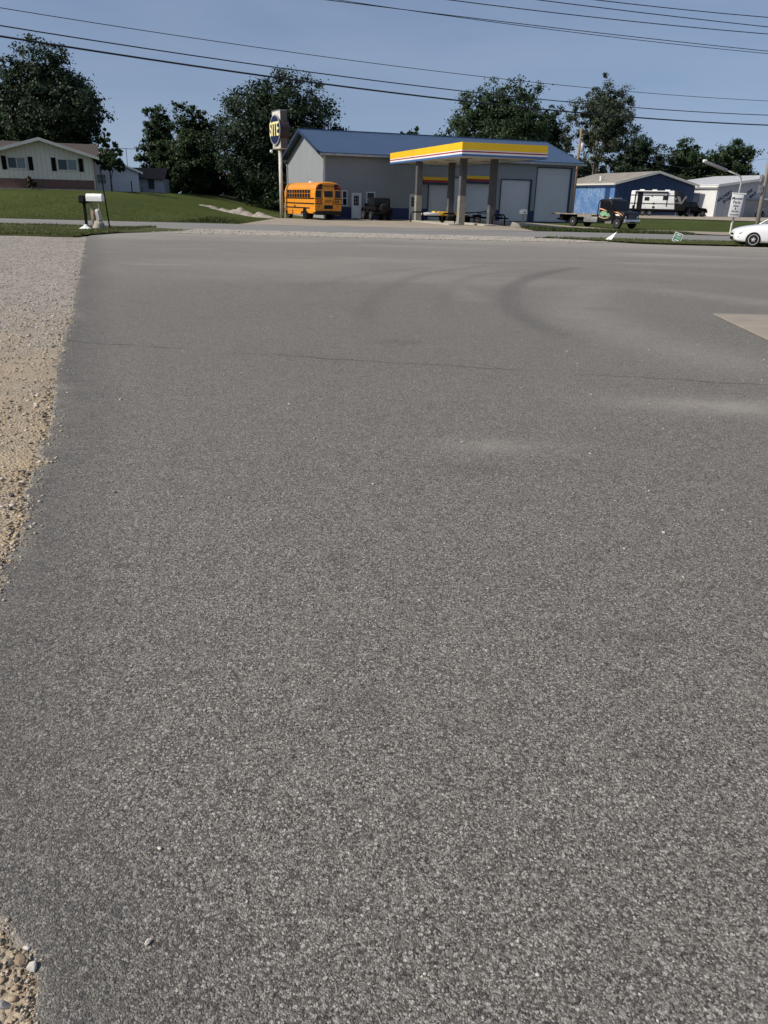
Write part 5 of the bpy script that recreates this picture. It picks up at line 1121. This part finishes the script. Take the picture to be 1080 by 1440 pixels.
# ------------------------------------------------------------------ white car (front toward -x, side seen is -y)
CAR = thing('white_car', 'white saloon car entering at the right edge of the lot', 'car', (16.15, 38.85, 0), R(-12))
def car():
    st = [(0.00, .36, .60, .52), (.06, .24, .70, .66), (.22, .19, .78, .76), (.55, .17, .87, .84), (.95, .17, .93, .885), (1.45, .17, .985, .90), (2.2, .17, .99, .905), (3.2, .17, 1.0, .905), (3.8, .18, 1.03, .895), (4.2, .20, 1.04, .86), (4.45, .28, 1.0, .78), (4.55, .42, .86, .64)]
    n = 9; v = []; f = []
    for x, zl, zt_, hw in st:
        half = [(0, zl), (hw*.86, zl), (hw*.97, zl+.06), (hw, zl+.3*(zt_-zl)), (hw*1.005, zl+.62*(zt_-zl)), (hw*.97, zl+.86*(zt_-zl)), (hw*.88, zt_-.012), (hw*.5, zt_+.02), (0, zt_+.03)]
        ring = half+[(-a, b) for a, b in half[-2:0:-1]]
        v += [(x, a, b) for a, b in ring]
    m_ = 2*n-2
    for i in range(len(st)-1):
        for k in range(m_): f.append((i*m_+k, i*m_+(k+1) % m_, (i+1)*m_+(k+1) % m_, (i+1)*m_+k))
    f += [tuple(range(m_))[::-1], tuple((len(st)-1)*m_+k for k in range(m_))]
    b = MB().add(v, f).build('body', 'car_white', CAR, True)
    sd = b.modifiers.new('s', 'SUBSURF'); sd.levels = 2; sd.render_levels = 2
    cut = MB()
    for x in (.80, 3.45): cut.lathe([(.365, -1.2), (.365, 1.2)], (x, 0, .335), 'y', 40)
    cu = cut.build('cutter', 'matte_black'); bo = b.modifiers.new('b', 'BOOLEAN'); bo.operation = 'DIFFERENCE'; bo.object = cu; bo.solver = 'EXACT'
    me = bpy.data.meshes.new_from_object(b.evaluated_get(bpy.context.evaluated_depsgraph_get())); b.modifiers.clear(); b.data = me; bpy.data.objects.remove(cu)
    for p in me.polygons: p.use_smooth = True
    me.materials.clear(); me.materials.append(M['car_white'])
    # greenhouse
    gl = [(1.38, .985), (2.05, 1.40), (2.6, 1.435), (3.2, 1.40), (4.0, 1.05)]
    vv = []; ff = []
    for s in (-1, 1):
        for x, z in gl: vv.append((x, s*(.80-(z-.98)*.42), z))
        for x, z in ((4.0, .97), (1.38, .94)): vv.append((x, s*.80, z))
    k = 7; ff = [tuple(range(k)), tuple(range(k, 2*k))[::-1]]+[(i, (i+1) % k, k+(i+1) % k, k+i) for i in range(k)]
    MB().add(vv, ff).build('glasshouse', 'glass', CAR)
    mb = MB()                                            # roof skin and pillars
    rs = [(2.02, 1.41), (2.3, 1.445), (2.7, 1.46), (3.1, 1.435), (3.3, 1.39)]; vv = []
    for x, z in rs:
        for s in (-1, -.5, 0, .5, 1): vv.append((x, s*.635, z+.022*(1-s*s)-.005))
    ff = [(i*5+j, i*5+j+1, i*5+j+6, i*5+j+5) for i in range(4) for j in range(4)]
    ro = mb.add(vv, ff).build('roof', 'car_white', CAR, True); so = ro.modifiers.new('t', 'SOLIDIFY'); so.thickness = .03
    for s in (-1, 1):
        MB().path([(1.30, s*.815, .97), (1.7, s*.735, 1.22), (2.05, s*.635, 1.425)], [.035, .03, .03], 8).path([(2.05, s*.635, 1.425), (2.6, s*.62, 1.455), (3.25, s*.63, 1.41), (4.05, s*.79, 1.03)], [.03, .03, .04, .05], 8).path([(2.62, s*.815, .96), (2.62, s*.63, 1.42)], .025, 6).build('pillar', 'car_white', CAR, True)
        MB().path([(1.55, s*.85, 1.0), (2.6, s*.845, 1.01), (3.9, s*.83, 1.03)], .014, 6).build('window_trim', 'matte_black', CAR)
        mi = MB().lathe([(.03, -.09), (.085, -.05), (.095, .03), (.07, .09)], (1.72, s*.98, 1.03), 'x', 12).build('mirror', 'matte_black', CAR, True)
        MB().box(1.70, 1.76, *(sorted((s*.84, s*.92))), .97, 1.01).build('mirror_arm', 'matte_black', mi)
        for x in (.80, 3.45):
            wheel(CAR, x, s*.80, .325, .325, .21, 'y', 'alloy', s, 5, .70)
            MB().lathe([(.36, -.04), (.36, .06)], (x, s*.60, .335), 'y', 24).build('wheel_well', 'matte_black', CAR)
        for x0 in (1.42, 2.62, 3.5):                     # panel gaps
            MB().path([(x0, s*.912, .32), (x0+.02, s*.917, .7), (x0+.03, s*.88, .97)], .006, 5).build('panel_gap', 'matte_black', CAR)
        MB().box(1.95+.35, 2.5, *(sorted((s*.905, s*.93))), .80, .835).build('door_handle', 'car_white', CAR)
        MB().prism([(.13, .60), (.34, .69), (.50, .755), (.42, .68), (.2, .585)], 'y', *(sorted((s*.66, s*.775)))).build('headlight', 'headlamp', CAR)
        MB().lathe([(.02, 0), (.02, .02)], (.16, s*.735, .42), 'y', 8).build('side_marker', 'matte_black', CAR)
    MB().box(.0, .12, -.36, .36, .30, .42).build('lower_grille', 'matte_black', CAR); MB().box(.0, .06, -.3, .3, .50, .58).build('grille', 'matte_black', CAR)
    MB().box(.3, 4.3, -.66, .66, .15, .30).build('underbody', 'matte_black', CAR)
car()
